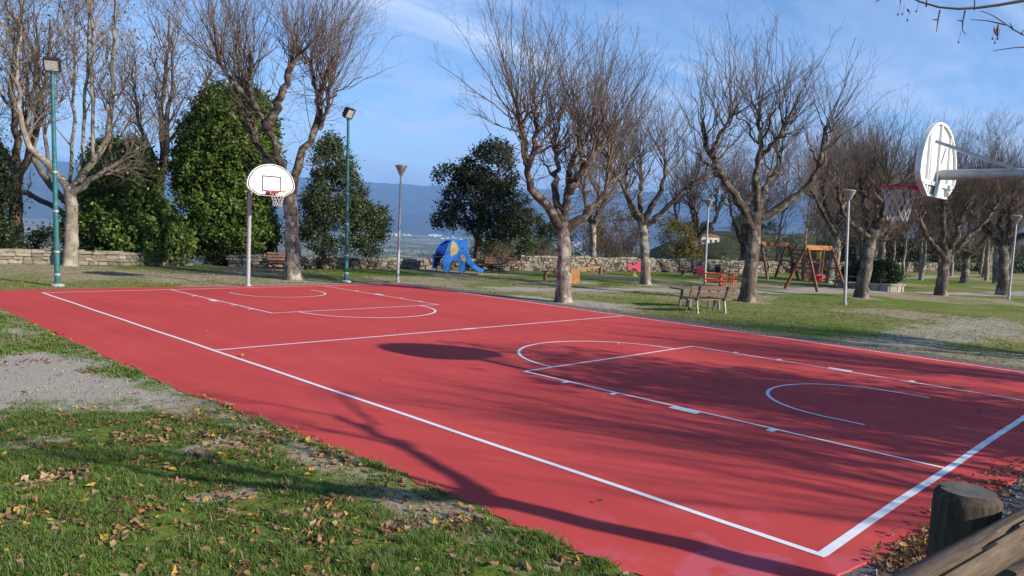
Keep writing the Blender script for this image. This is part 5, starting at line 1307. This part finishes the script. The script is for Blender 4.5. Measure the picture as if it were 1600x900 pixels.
# olives and a dark line of trees on the slope
og = np.random.default_rng(5)
ol = [leafy(og, [(0, 0, 2.2, 2.2, 2.2, 1.9)], 700, 0.28, (0.05, 0.065, 0.03), (0.12, 0.14, 0.07), clump=0.5, per=14), leafy(og, [(0, 0, 3.4, 2.8, 2.8, 3.4), (0.5, 0, 6.0, 1.8, 1.8, 2.0)], 900, 0.36, DG0, (0.045, 0.06, 0.025), clump=0.6, per=14)]
tk = MB().tube([(0, 0, -1), (0.1, 0, 1.2), (0, 0.1, 2.6)], [0.25, 0.2, 0.08], 6).mesh('trunk', M['dark_bark'])
for i in range(64):
    deg = 53 + og.uniform(0, 34); d = og.uniform(110, 330); k = 0
    if i > 34: d = og.uniform(330, 520); k = 1
    x, y = polar(deg, d)
    plant_tree('olive_tree' if k == 0 else 'dark_tree', [('trunk', tk), ('crown', ol[k])], (x, y, hill_z(x, y)), og.uniform(0, 6), og.uniform(0.8, 1.4),
               'grey green olive on the slope beyond the wall' if k == 0 else 'dark tree in the line along the top of the slope', 'olives on the slope' if k == 0 else 'dark trees along the top of the slope')
M['cream'] = paint('cream_render', (0.62, 0.55, 0.44), 0.9, 0.08, 1.0)
M['tile_roof'] = paint('terracotta', (0.30, 0.13, 0.08), 0.9, 0.2, 2.0)
M['pane'] = paint('dark_pane', (0.04, 0.045, 0.05), 0.2)
x, y = polar(60.0, 300)
o = empty('house', (x, y, hill_z(x, y) + 0.6), RZ + 0.2); tag(o, 'small cream house with a low tiled roof on the far slope', 'house')
MB().box((0, 0, 1.2), (7.5, 5.5, 4.4)).build('wall', M['cream'], o)
MB().prism([(-4.2, 3.35), (4.2, 3.35), (4.2, 3.5), (0, 4.6), (-4.2, 3.5)], lambda a, b, t: (a, t, b), -3.1, 3.1).build('roof', M['tile_roof'], o)
for k in (-2.2, 0.3, 2.4): MB().box((k, -2.76, 1.7), (0.9, 0.06, 1.2)).build('window', M['pane'], o)
# warehouses and the town at the foot of the mountains
M['far_white'] = paint('far_white', (0.72, 0.72, 0.70), 0.9, 0.05, 0.01)
for i, (deg, d, w, l, h) in enumerate([(27.0, 6100, 120, 60, 24), (28.3, 6350, 170, 70, 18), (26.2, 6600, 90, 60, 20), (29.4, 6700, 110, 60, 16), (39.8, 6900, 120, 50, 15), (36.4, 6600, 140, 50, 12)]):
    x, y = polar(deg, d); o = empty('warehouse', (x, y, VZ - 2), -R_(deg)); tag(o, 'white industrial shed on the far valley floor', 'warehouse', 'white sheds on the valley floor')
    MB().box((0, 0, h / 2), (w, l, h)).build('wall', M['far_white'], o)
    MB().prism([(-w / 2 - 1, h + 0.01), (w / 2 + 1, h + 0.01), (w / 2 + 1, h + 1), (0, h + 5), (-w / 2 - 1, h + 1)], lambda a, b, t: (a, t, b), -l / 2 - 1, l / 2 + 1).build('roof', M['far_white'], o)
tw = MB()
for i in range(420):
    deg = og.uniform(20, 52); d = og.uniform(5600, 8100); x, y = polar(deg, d)
    if math.sin(deg * 1.9) + math.sin(d * 0.006 + deg) < 0.1: continue
    w = og.uniform(10, 26); h = og.uniform(7, 14)
    tw.box((x, y, VZ + h / 2 + 2), (w, w * og.uniform(.6, 1.2), h), Matrix.Rotation(og.uniform(0, 3), 3, 'Z'))
tag(tw.build('distant_town', M['cream']), 'scatter of tiny pale houses across the far valley', 'town', kind='stuff')
# tree belts across the valley fields
tb = []
for i in range(260):
    deg = og.uniform(22, 52); d = 10 ** og.uniform(2.95, 3.75); x, y = polar(deg, d); n = 60; L = og.uniform(20, 120) * d / 2000 + 10; a = og.uniform(0, 3.14) if i % 3 else -R_(deg)
    c = np.stack([x + np.cos(a) * og.uniform(-L, L, n), y + np.sin(a) * og.uniform(-L, L, n), VZ + og.uniform(0, 9, n)], 1) + og.normal(size=(n, 3)) * 2
    tb.append(make_leaves(og, c, 3.2))
Vt, Qt = join(tb)
tag(link('valley_trees', mesh_np('valley_trees', Vt, [Qt], M['leaf'], False, np.tile(np.array([[0.035, 0.042, 0.018]]), (len(Vt), 1)))), 'dark belts of trees between the valley fields', 'trees', kind='stuff')
# the air: closed box round camera, park, valley and hills
hz = MB().box((2500, 2500, (VZ - 14 + 830) / 2), (26500, 26500, 830 - (VZ - 14))).mesh('haze', M['black_paint'])
hm = bpy.data.materials.new('haze_air'); hm.use_nodes = True; ht = hm.node_tree
ht.nodes.clear(); ho = ht.nodes.new('ShaderNodeOutputMaterial'); hv = ht.nodes.new('ShaderNodeVolumePrincipled')
hv.inputs['Color'].default_value = (0.27, 0.52, 1.0, 1); hv.inputs['Density'].default_value = 1.1e-4; hv.inputs['Anisotropy'].default_value = 0.0
ht.links.new(hv.outputs[0], ho.inputs['Volume'])
hz.materials.clear(); hz.materials.append(hm)
tag(link('haze', hz), 'thin blue autumn haze over the valley', 'haze', kind='stuff')

# ------------------------------------------------------------------ trees beside the photographer, shading the court
SG = 'limes beside the path that shade the court'
for i, (x, y, k, s) in enumerate([(5.6, -8.6, 3, 0.74), (12.4, -6.4, 5, 0.80), (9.4, -9.6, 3, 0.75), (7.4, -6.4, 6, 0.80), (15.5, -4.6, 6, 0.85)]):
    plant_tree('lime_tree', src[k], (x, y, 0.3), 1.3 * i + 0.2, s, 'bare lime beside the path, seen only by its thin streaked shadow on the court', SG)
shp = shrub('evergreen_oak', (7.6, -5.8, 0.3), [(0, 0, 3.0, 3.0, 2.2, 1.5), (0.5, 0.1, 4.6, 2.3, 1.9, 1.2), (-1.6, 0.3, 2.6, 1.6, 1.6, 1.2), (2.4, 0, 3.4, 1.6, 1.6, 1.2)], 4800, 0.085, DG0, (0.05, 0.07, 0.02), 'unseen evergreen added beside the path to deepen the shade on the court', SG, 'tree', clump=0.30, depth=(0.4, 1.03))  # unseen crown added to darken the court shade, leaves thinned to set its depth
# the lime whose branch hangs into the picture
nl = empty('lime_tree', (0.7, -3.9, 0.5), 0.0); tag(nl, 'lime tree whose thin dark branch hangs into the top right corner', 'tree', SG)
gq = np.random.default_rng(23)
NT = pollard(gq, [(0, 0, -.2), (0.05, 0, 1.2), (0, 0.1, 2.4)], [[(0, .1, 2.3), (-0.9, 0.2, 2.9), (-1.5, 0.5, 3.6)], [(0, .1, 2.3), (0.8, -0.4, 3.1), (1.5, -0.6, 4.0)], [(0, .1, 2.2), (-0.2, -0.8, 3.2), (-0.3, -1.2, 4.2)]], 0.12, shoots=3, slen=(0.5, 1.1), tw=2, low=1)
for n_, me_ in NT: link(n_, me_, nl)
M['young_twig'] = noise_mat('young_twig', [(0.3, (0.035, 0.018, 0.022)), (0.7, (0.10, 0.055, 0.05))], 20, 3, 0.7, 0.1, 0.001)
B0 = Vector((0.7, -3.9, 0.5))
def br(pts, r0, r1, name='branch', par=None):
    P = smooth_path([tuple(Vector(p) - B0) for p in pts], max(8, 4 * len(pts)))
    mb = MB().tube([tuple(p) for p in P], list(np.linspace(r0, r1, len(P))), 7)
    return mb.build(name, M['young_twig'], par or nl, True)
main = br([(0.7, -3.80, 2.75), (0.55, -2.6, 3.6), (0.1, -1.6, 3.75), (-0.47, -0.99, 3.52), (-0.59, -0.87, 3.485), (-0.69, -0.77, 3.455), (-0.78, -0.68, 3.45), (-0.85, -0.60, 3.475), (-0.92, -0.54, 3.51), (-1.0, -0.46, 3.58)], 0.035, 0.003)
twigs = [[(-0.785, -0.675, 3.45), (-0.79, -0.672, 3.40), (-0.795, -0.67, 3.335)], [(-0.69, -0.77, 3.455), (-0.695, -0.765, 3.40), (-0.69, -0.765, 3.35), (-0.675, -0.78, 3.335)],
         [(-0.79, -0.672, 3.40), (-0.815, -0.65, 3.398)], [(-0.695, -0.765, 3.40), (-0.72, -0.745, 3.402)], [(-0.83, -0.62, 3.465), (-0.83, -0.62, 3.53)], [(-0.655, -0.805, 3.46), (-0.655, -0.80, 3.53)],
         [(-0.40, -1.06, 3.31), (-0.50, -0.97, 3.36), (-0.56, -0.91, 3.41), (-0.60, -0.87, 3.44), (-0.64, -0.83, 3.455)], [(-0.54, -0.93, 3.39), (-0.62, -0.86, 3.405), (-0.68, -0.80, 3.405)],
         [(-0.40, -1.05, 3.29), (-0.50, -0.97, 3.275), (-0.59, -0.895, 3.25)], [(-0.94, -0.52, 3.52), (-0.935, -0.525, 3.47)], [(-1.0, -0.46, 3.50), (-1.03, -0.43, 3.475)], [(-0.48, -0.99, 3.345), (-0.47, -1.0, 3.37)], [(-0.51, -0.96, 3.365), (-0.53, -0.945, 3.40)]]
for t_ in twigs: br(t_, 0.0045, 0.0018, 'twig', main).parent = main
for (x, y, z) in ((-0.945, -0.52, 3.415), (-0.925, -0.535, 3.42), (-0.865, -0.585, 3.44), (-0.90, -0.555, 3.39), (-0.70, -0.755, 3.29), (-0.585, -0.885, 3.315), (-0.575, -0.895, 3.295), (-0.565, -0.905, 3.315)):
    c = Vector((x, y, z)) - B0
    fr_ = MB().lathe([(0.0008, -0.006), (0.0042, -0.003), (0.0052, 0.001), (0.003, 0.005), (0.0006, 0.0055)], 8, c)
    fr_.tube([c + Vector((0, 0, 0.005)), c + Vector((0.006, -0.004, 0.035)), c + Vector((0.004, -0.004, 0.055))], 0.0008, 4).build('fruit', M['young_twig'], main, True)
dl_ = MB()
for (a, b, w) in (((-0.565, -0.90, 3.40), (-0.56, -0.905, 3.315), 0.011), ((-0.582, -0.885, 3.385), (-0.568, -0.90, 3.325), 0.008), ((-0.905, -0.55, 3.455), (-0.89, -0.565, 3.425), 0.008)):
    a, b = Vector(a) - B0, Vector(b) - B0; d = (b - a); s = Vector((0.7, -0.7, 0)) * w; q = Vector((0.5, 0.5, 0)) * w * 0.8
    dl_.add([a, a + d * 0.4 + s + q, b, a + d * 0.5 - s + q, a + d * 0.5], [(0, 1, 4), (1, 2, 4), (2, 3, 4), (3, 0, 4)])
M['dry_brown'] = paint('dry_brown_leaf', (0.20, 0.085, 0.035), 0.8, 0.3, 60)
dl_.build('dry_leaf', M['dry_brown'], main)

# ------------------------------------------------------------------ grass blades and fallen leaves
def scatter_grass(g, n, x0, x1, y0, y1, dmax, hmin, hmax, wid, power=2.0):
    X = g.uniform(x0, x1, n * 5); Y = g.uniform(y0, y1, n * 5)
    b_, gr_, lu_, as_ = masks(X, Y); d = np.hypot(X - CAM.x, Y - CAM.y)
    edge = np.interp(Y, [-0.1, 0.8, 3.4, 6, 9, 12, 16, 20], [-1.05, -1.31, -1.27, -1.45, -1.58, -1.54, -1.53, -1.5])
    tuft = 0.55 * fbm(X * 3.2, Y * 3.2, 3) + 0.45 * fbm(X * 9.0 + 3, Y * 9.0 + 8, 2)
    pr = (1 - np.clip(np.maximum(np.maximum(b_ * 0.95, gr_ * 1.05), as_), 0, 1)) * np.clip((tuft - 0.36) * 4.5, 0.06, 1) * np.clip((4.0 / np.maximum(d, 3)) ** power, 0, 1)
    out_court = (X < edge + 0.03) | (X > 11.5) | (Y > 20.4) | (Y < -0.6)
    keep = (g.random(n * 5) < pr) & out_court
    X, Y, tuft, b_ = X[keep][:n], Y[keep][:n], tuft[keep][:n], b_[keep][:n]
    m = len(X); Z = ground_z(X, Y) - 0.005
    h = g.uniform(hmin, hmax, m) * (0.30 + 2.2 * np.clip(tuft - 0.30, 0, 1)); a = g.uniform(0, 2 * np.pi, m) + fbm(X * 4, Y * 4, 2) * 9; ln = g.uniform(0.2, 1.5, m) * h
    dx, dy = np.cos(a), np.sin(a); w = wid * g.uniform(0.7, 1.3, m); px, py = -dy * w, dx * w
    mid = np.stack([X + dx * ln * 0.35, Y + dy * ln * 0.35, Z + h * 0.62], 1); tip = np.stack([X + dx * ln, Y + dy * ln, Z + h * 0.95], 1)
    base = np.stack([X, Y, Z], 1); pv = np.stack([px, py, np.zeros(m)], 1)
    V = np.stack([base - pv, base + pv, mid + pv * 0.8, mid - pv * 0.8, tip], 1).reshape(-1, 3)
    i = np.arange(m)[:, None] * 5
    Q = i + np.array([[0, 1, 2, 3]]); T3_ = i + np.array([[3, 2, 4]])
    k = g.random(m); tone = np.clip(0.6 * (fbm(X * 0.9 + 7, Y * 0.9, 3) * 2.2 - 0.6) + 0.4 * (fbm(X * 6 + 7, Y * 6, 2) * 2 - 0.5), 0, 1)
    c0, c1, c2 = np.array([0.062, 0.130, 0.016]), np.array([0.175, 0.275, 0.044]), np.array([0.40, 0.33, 0.15])
    col = c0 + (c1 - c0) * np.clip(0.5 * k + 0.5 * tone, 0, 1)[:, None]
    dry = (g.random(m) < 0.07 + 0.14 * (1 - tone))[:, None]
    col = np.where(dry, c2 * g.uniform(0.6, 1.1, (m, 1)), col)
    return V, Q, T3_, np.repeat(col, 5, 0)
gg = np.random.default_rng(31)
parts = [scatter_grass(gg, 11000, -5.2, -1.1, 0.9, 8.0, 12, 0.014, 0.035, 0.0075, 1.0), scatter_grass(gg, 5000, -5.2, -1.1, 0.9, 6.0, 12, 0.06, 0.11, 0.0028, 1.0), scatter_grass(gg, 225000, -6.0, -1.1, 0.8, 9.0, 12, 0.018, 0.060, 0.0026, 1.2), scatter_grass(gg, 50000, -4.0, -1.2, 8.0, 19.0, 20, 0.03, 0.06, 0.006, 0.4),
         scatter_grass(gg, 26000, 11.5, 24.0, 1.0, 19.0, 30, 0.02, 0.04, 0.009, 0.2), scatter_grass(gg, 22000, -3.0, 22.0, 20.3, 27.5, 30, 0.02, 0.04, 0.010, 0.1)]
Vg = []; Qg = []; Tg = []; Cg = []; off = 0
for V_, Q_, T_, c_ in parts:
    Vg.append(V_); Qg.append(Q_ + off); Tg.append(T_ + off); Cg.append(c_); off += len(V_)
tag(link('grass', mesh_np('grass', np.concatenate(Vg), [np.concatenate(Qg), np.concatenate(Tg)], M['grass'], False, np.concatenate(Cg))), 'short rough grass of the park lawn', 'grass', kind='stuff')

LEAFC = [(0.24, 0.13, 0.065), (0.30, 0.185, 0.105), (0.18, 0.095, 0.05), (0.36, 0.24, 0.14), (0.14, 0.08, 0.05), (0.27, 0.15, 0.08), (0.30, 0.14, 0.06), (0.50, 0.30, 0.05)]
def leaf_shape(g, s, curl):
    """a curled broad leaf, 9 vertices"""
    q1, q2, q3 = g.uniform(0.25, 0.6), g.uniform(0.45, 0.95), g.uniform(0.2, 0.55)
    pts = [(-1.15, 0, 0), (-0.55, q1, 0), (0.15, q2, 0), (0.5, q3, 0), (1.0, 0, 0), (0.5, -q3, 0), (0.15, -q2 * g.uniform(0.7, 1.1), 0), (-0.55, -q1, 0), (0, 0, 0)]
    c = g.uniform(0.3, 1.0) * curl; tw_ = g.uniform(-0.5, 0.5)
    V = []
    for i, (x, y, z) in enumerate(pts):
        j = 0 if i in (0, 4, 8) else g.normal() * 0.08
        V.append((x * s, (y * (1 - 0.25 * c)) * s, (c * (0.9 * y * y + 0.35 * x * x) + tw_ * x * y + j) * s))
    Fq = [(i, (i + 1) % 8, 8) for i in range(8)]
    return V, Fq
lm = np.random.default_rng(77)
def leaf_positions(n, zone):
    out = []
    cl = [(lm.uniform(zone[0], zone[1]), lm.uniform(zone[2], zone[3]), 10 ** lm.uniform(-1.4, -0.45)) for _ in range(max(6, n // 30))]
    while len(out) < n:
        if lm.random() < 0.78:
            c = cl[lm.integers(len(cl))]; x, y = c[0] + lm.normal() * c[2] * 1.5, c[1] + lm.normal() * c[2]
        else: x, y = lm.uniform(zone[0], zone[1]), lm.uniform(zone[2], zone[3])
        if x > -1.42 and -0.1 < y < 20 and x < 11.3: continue
        out.append((x, y))
    return out
def on_court(x, y): return (x > -1.3) & (x < 11.2) & (y > -0.3) & (y < 20)
fmats = []
for i, c in enumerate(LEAFC): fmats.append(paint('fallen_leaf_%d' % i, c, 0.75, 0.3, 60))
lmesh = []
for i in range(14):
    v_, f_ = leaf_shape(lm, 0.038, 1.0); me = bpy.data.meshes.new('leaf'); me.from_pydata(v_, [], f_); me.materials.append(fmats[i % len(fmats)]); lmesh.append(me)
near = leaf_positions(270, (-4.3, -1.4, 1.0, 5.2))
na_ = np.array(near)
for (x, y), z0 in zip(near, ground_z(na_[:, 0], na_[:, 1])):
    l = link('leaf', lmesh[lm.integers(len(lmesh))], ground, (x, y, float(z0) + lm.uniform(0.012, 0.04)), (lm.normal() * 0.45, lm.normal() * 0.45, lm.uniform(0, 6.28)))
    l.scale = (lm.uniform(0.55, 1.25),) * 3
def leaf_stuff(name, pos, s0, label, lift=0.012, tilt=0.4):
    V = []; Fq = []; Cc = []; pa = np.array(pos); gz = np.maximum(ground_z(pa[:, 0], pa[:, 1]), np.where(on_court(pa[:, 0], pa[:, 1]), 0.012, -9))
    for (x, y), z0 in zip(pos, gz):
        v_, f_ = leaf_shape(lm, s0 * lm.uniform(0.5, 1.2), 1.0)
        a = lm.uniform(0, 6.28); m = Matrix.Translation((x, y, z0 + lm.uniform(0.5, 1.6) * lift)) @ Matrix.Rotation(a, 4, 'Z') @ Matrix.Rotation(lm.normal() * tilt, 4, 'X') @ Matrix.Rotation(lm.normal() * tilt, 4, 'Y')
        b = len(V); V += [tuple(m @ Vector(p)) for p in v_]; Fq += [(b + i, b + j, b + k) for i, j, k in f_]; c = LEAFC[lm.integers(len(LEAFC))]; Cc += [c] * 9
    return tag(link(name, mesh_np(name, np.array(V), [np.array(Fq)], M['dry_leaf'], False, np.array(Cc))), label, 'leaves', kind='stuff')
pos = leaf_positions(3000, (-4.8, -1.42, 0.9, 6.2)) + leaf_positions(500, (-3.5, -1.5, 6.0, 17.0)) + leaf_positions(900, (-2.0, 13.0, 20.3, 28.0)) + leaf_positions(700, (11.6, 26.0, 3.0, 19.0))
pos += [(-1.36 + lm.normal() * 0.05 - 0.05, lm.uniform(0.7, 7)) for _ in range(220)]
leaf_stuff('fallen_leaves', pos, 0.036, 'dry brown leaves strewn over the lawns')
pile = [(0.62 + lm.normal() * 0.28, -0.42 + lm.normal() * 0.07) for _ in range(420)] + [(lm.uniform(-0.6, 4.2), -0.50 + lm.normal() * 0.10) for _ in range(420)] + [(2.4 + lm.normal() * 0.35, -0.35 + lm.normal() * 0.12) for _ in range(90)] + [(lm.uniform(0.1, 3.2), lm.uniform(-0.5, 0.4) ** 2 - 0.42) for _ in range(30)]
pile += [(lm.uniform(-1.2, 9), lm.uniform(0, 12)) for _ in range(36)]
leaf_stuff('leaf_drift', pile, 0.030, 'drift of dry leaves along the court edge by the log fence', 0.022, 0.6)

# loose stones on the worn ground and along the crumbling court edge
def stones_stuff(n):
    X = np.concatenate([lm.uniform(-5.2, -1.3, n), lm.uniform(11.2, 12.3, n // 3), lm.uniform(-0.9, 5.0, n // 3)]); Y = np.concatenate([lm.uniform(0.8, 14, n), lm.uniform(0, 14, n // 3), lm.uniform(-1.3, -0.5, n // 3)])
    b_, gr_, lu_, as_ = masks(X, Y); keep = lm.random(len(X)) < np.maximum(np.maximum(gr_, b_ * 0.7), as_)
    X, Y = X[keep], Y[keep]; m = len(X); Z = ground_z(X, Y); sz = 10 ** lm.uniform(-2.5, -1.75, m)
    O = np.array([[1, 0, 0], [-1, 0, 0], [0, 1, 0], [0, -1, 0], [0, 0, 0.7], [0, 0, -0.7]], float)
    V = O[None] * (1 + 0.35 * lm.normal(size=(m, 6, 1))) * sz[:, None, None]
    a = lm.uniform(0, 6.28, m); c_, s_ = np.cos(a), np.sin(a)
    V = np.stack([V[..., 0] * c_[:, None] - V[..., 1] * s_[:, None], V[..., 0] * s_[:, None] + V[..., 1] * c_[:, None], V[..., 2]], -1) + np.stack([X, Y, Z + sz * 0.3], 1)[:, None, :]
    T = np.array([[0, 2, 4], [2, 1, 4], [1, 3, 4], [3, 0, 4], [2, 0, 5], [1, 2, 5], [3, 1, 5], [0, 3, 5]])
    F_ = (np.arange(m)[:, None, None] * 6 + T[None]).reshape(-1, 3); k = lm.uniform(0.4, 1.15, (m, 1)); col = np.array([[0.42, 0.37, 0.30]]) * k
    tag(link('gravel', mesh_np('gravel', V.reshape(-1, 3), [F_], M['dry_leaf'], False, np.repeat(col, 6, 0))), 'small loose stones on the worn ground round the court', 'gravel', kind='stuff')
stones_stuff(10000)
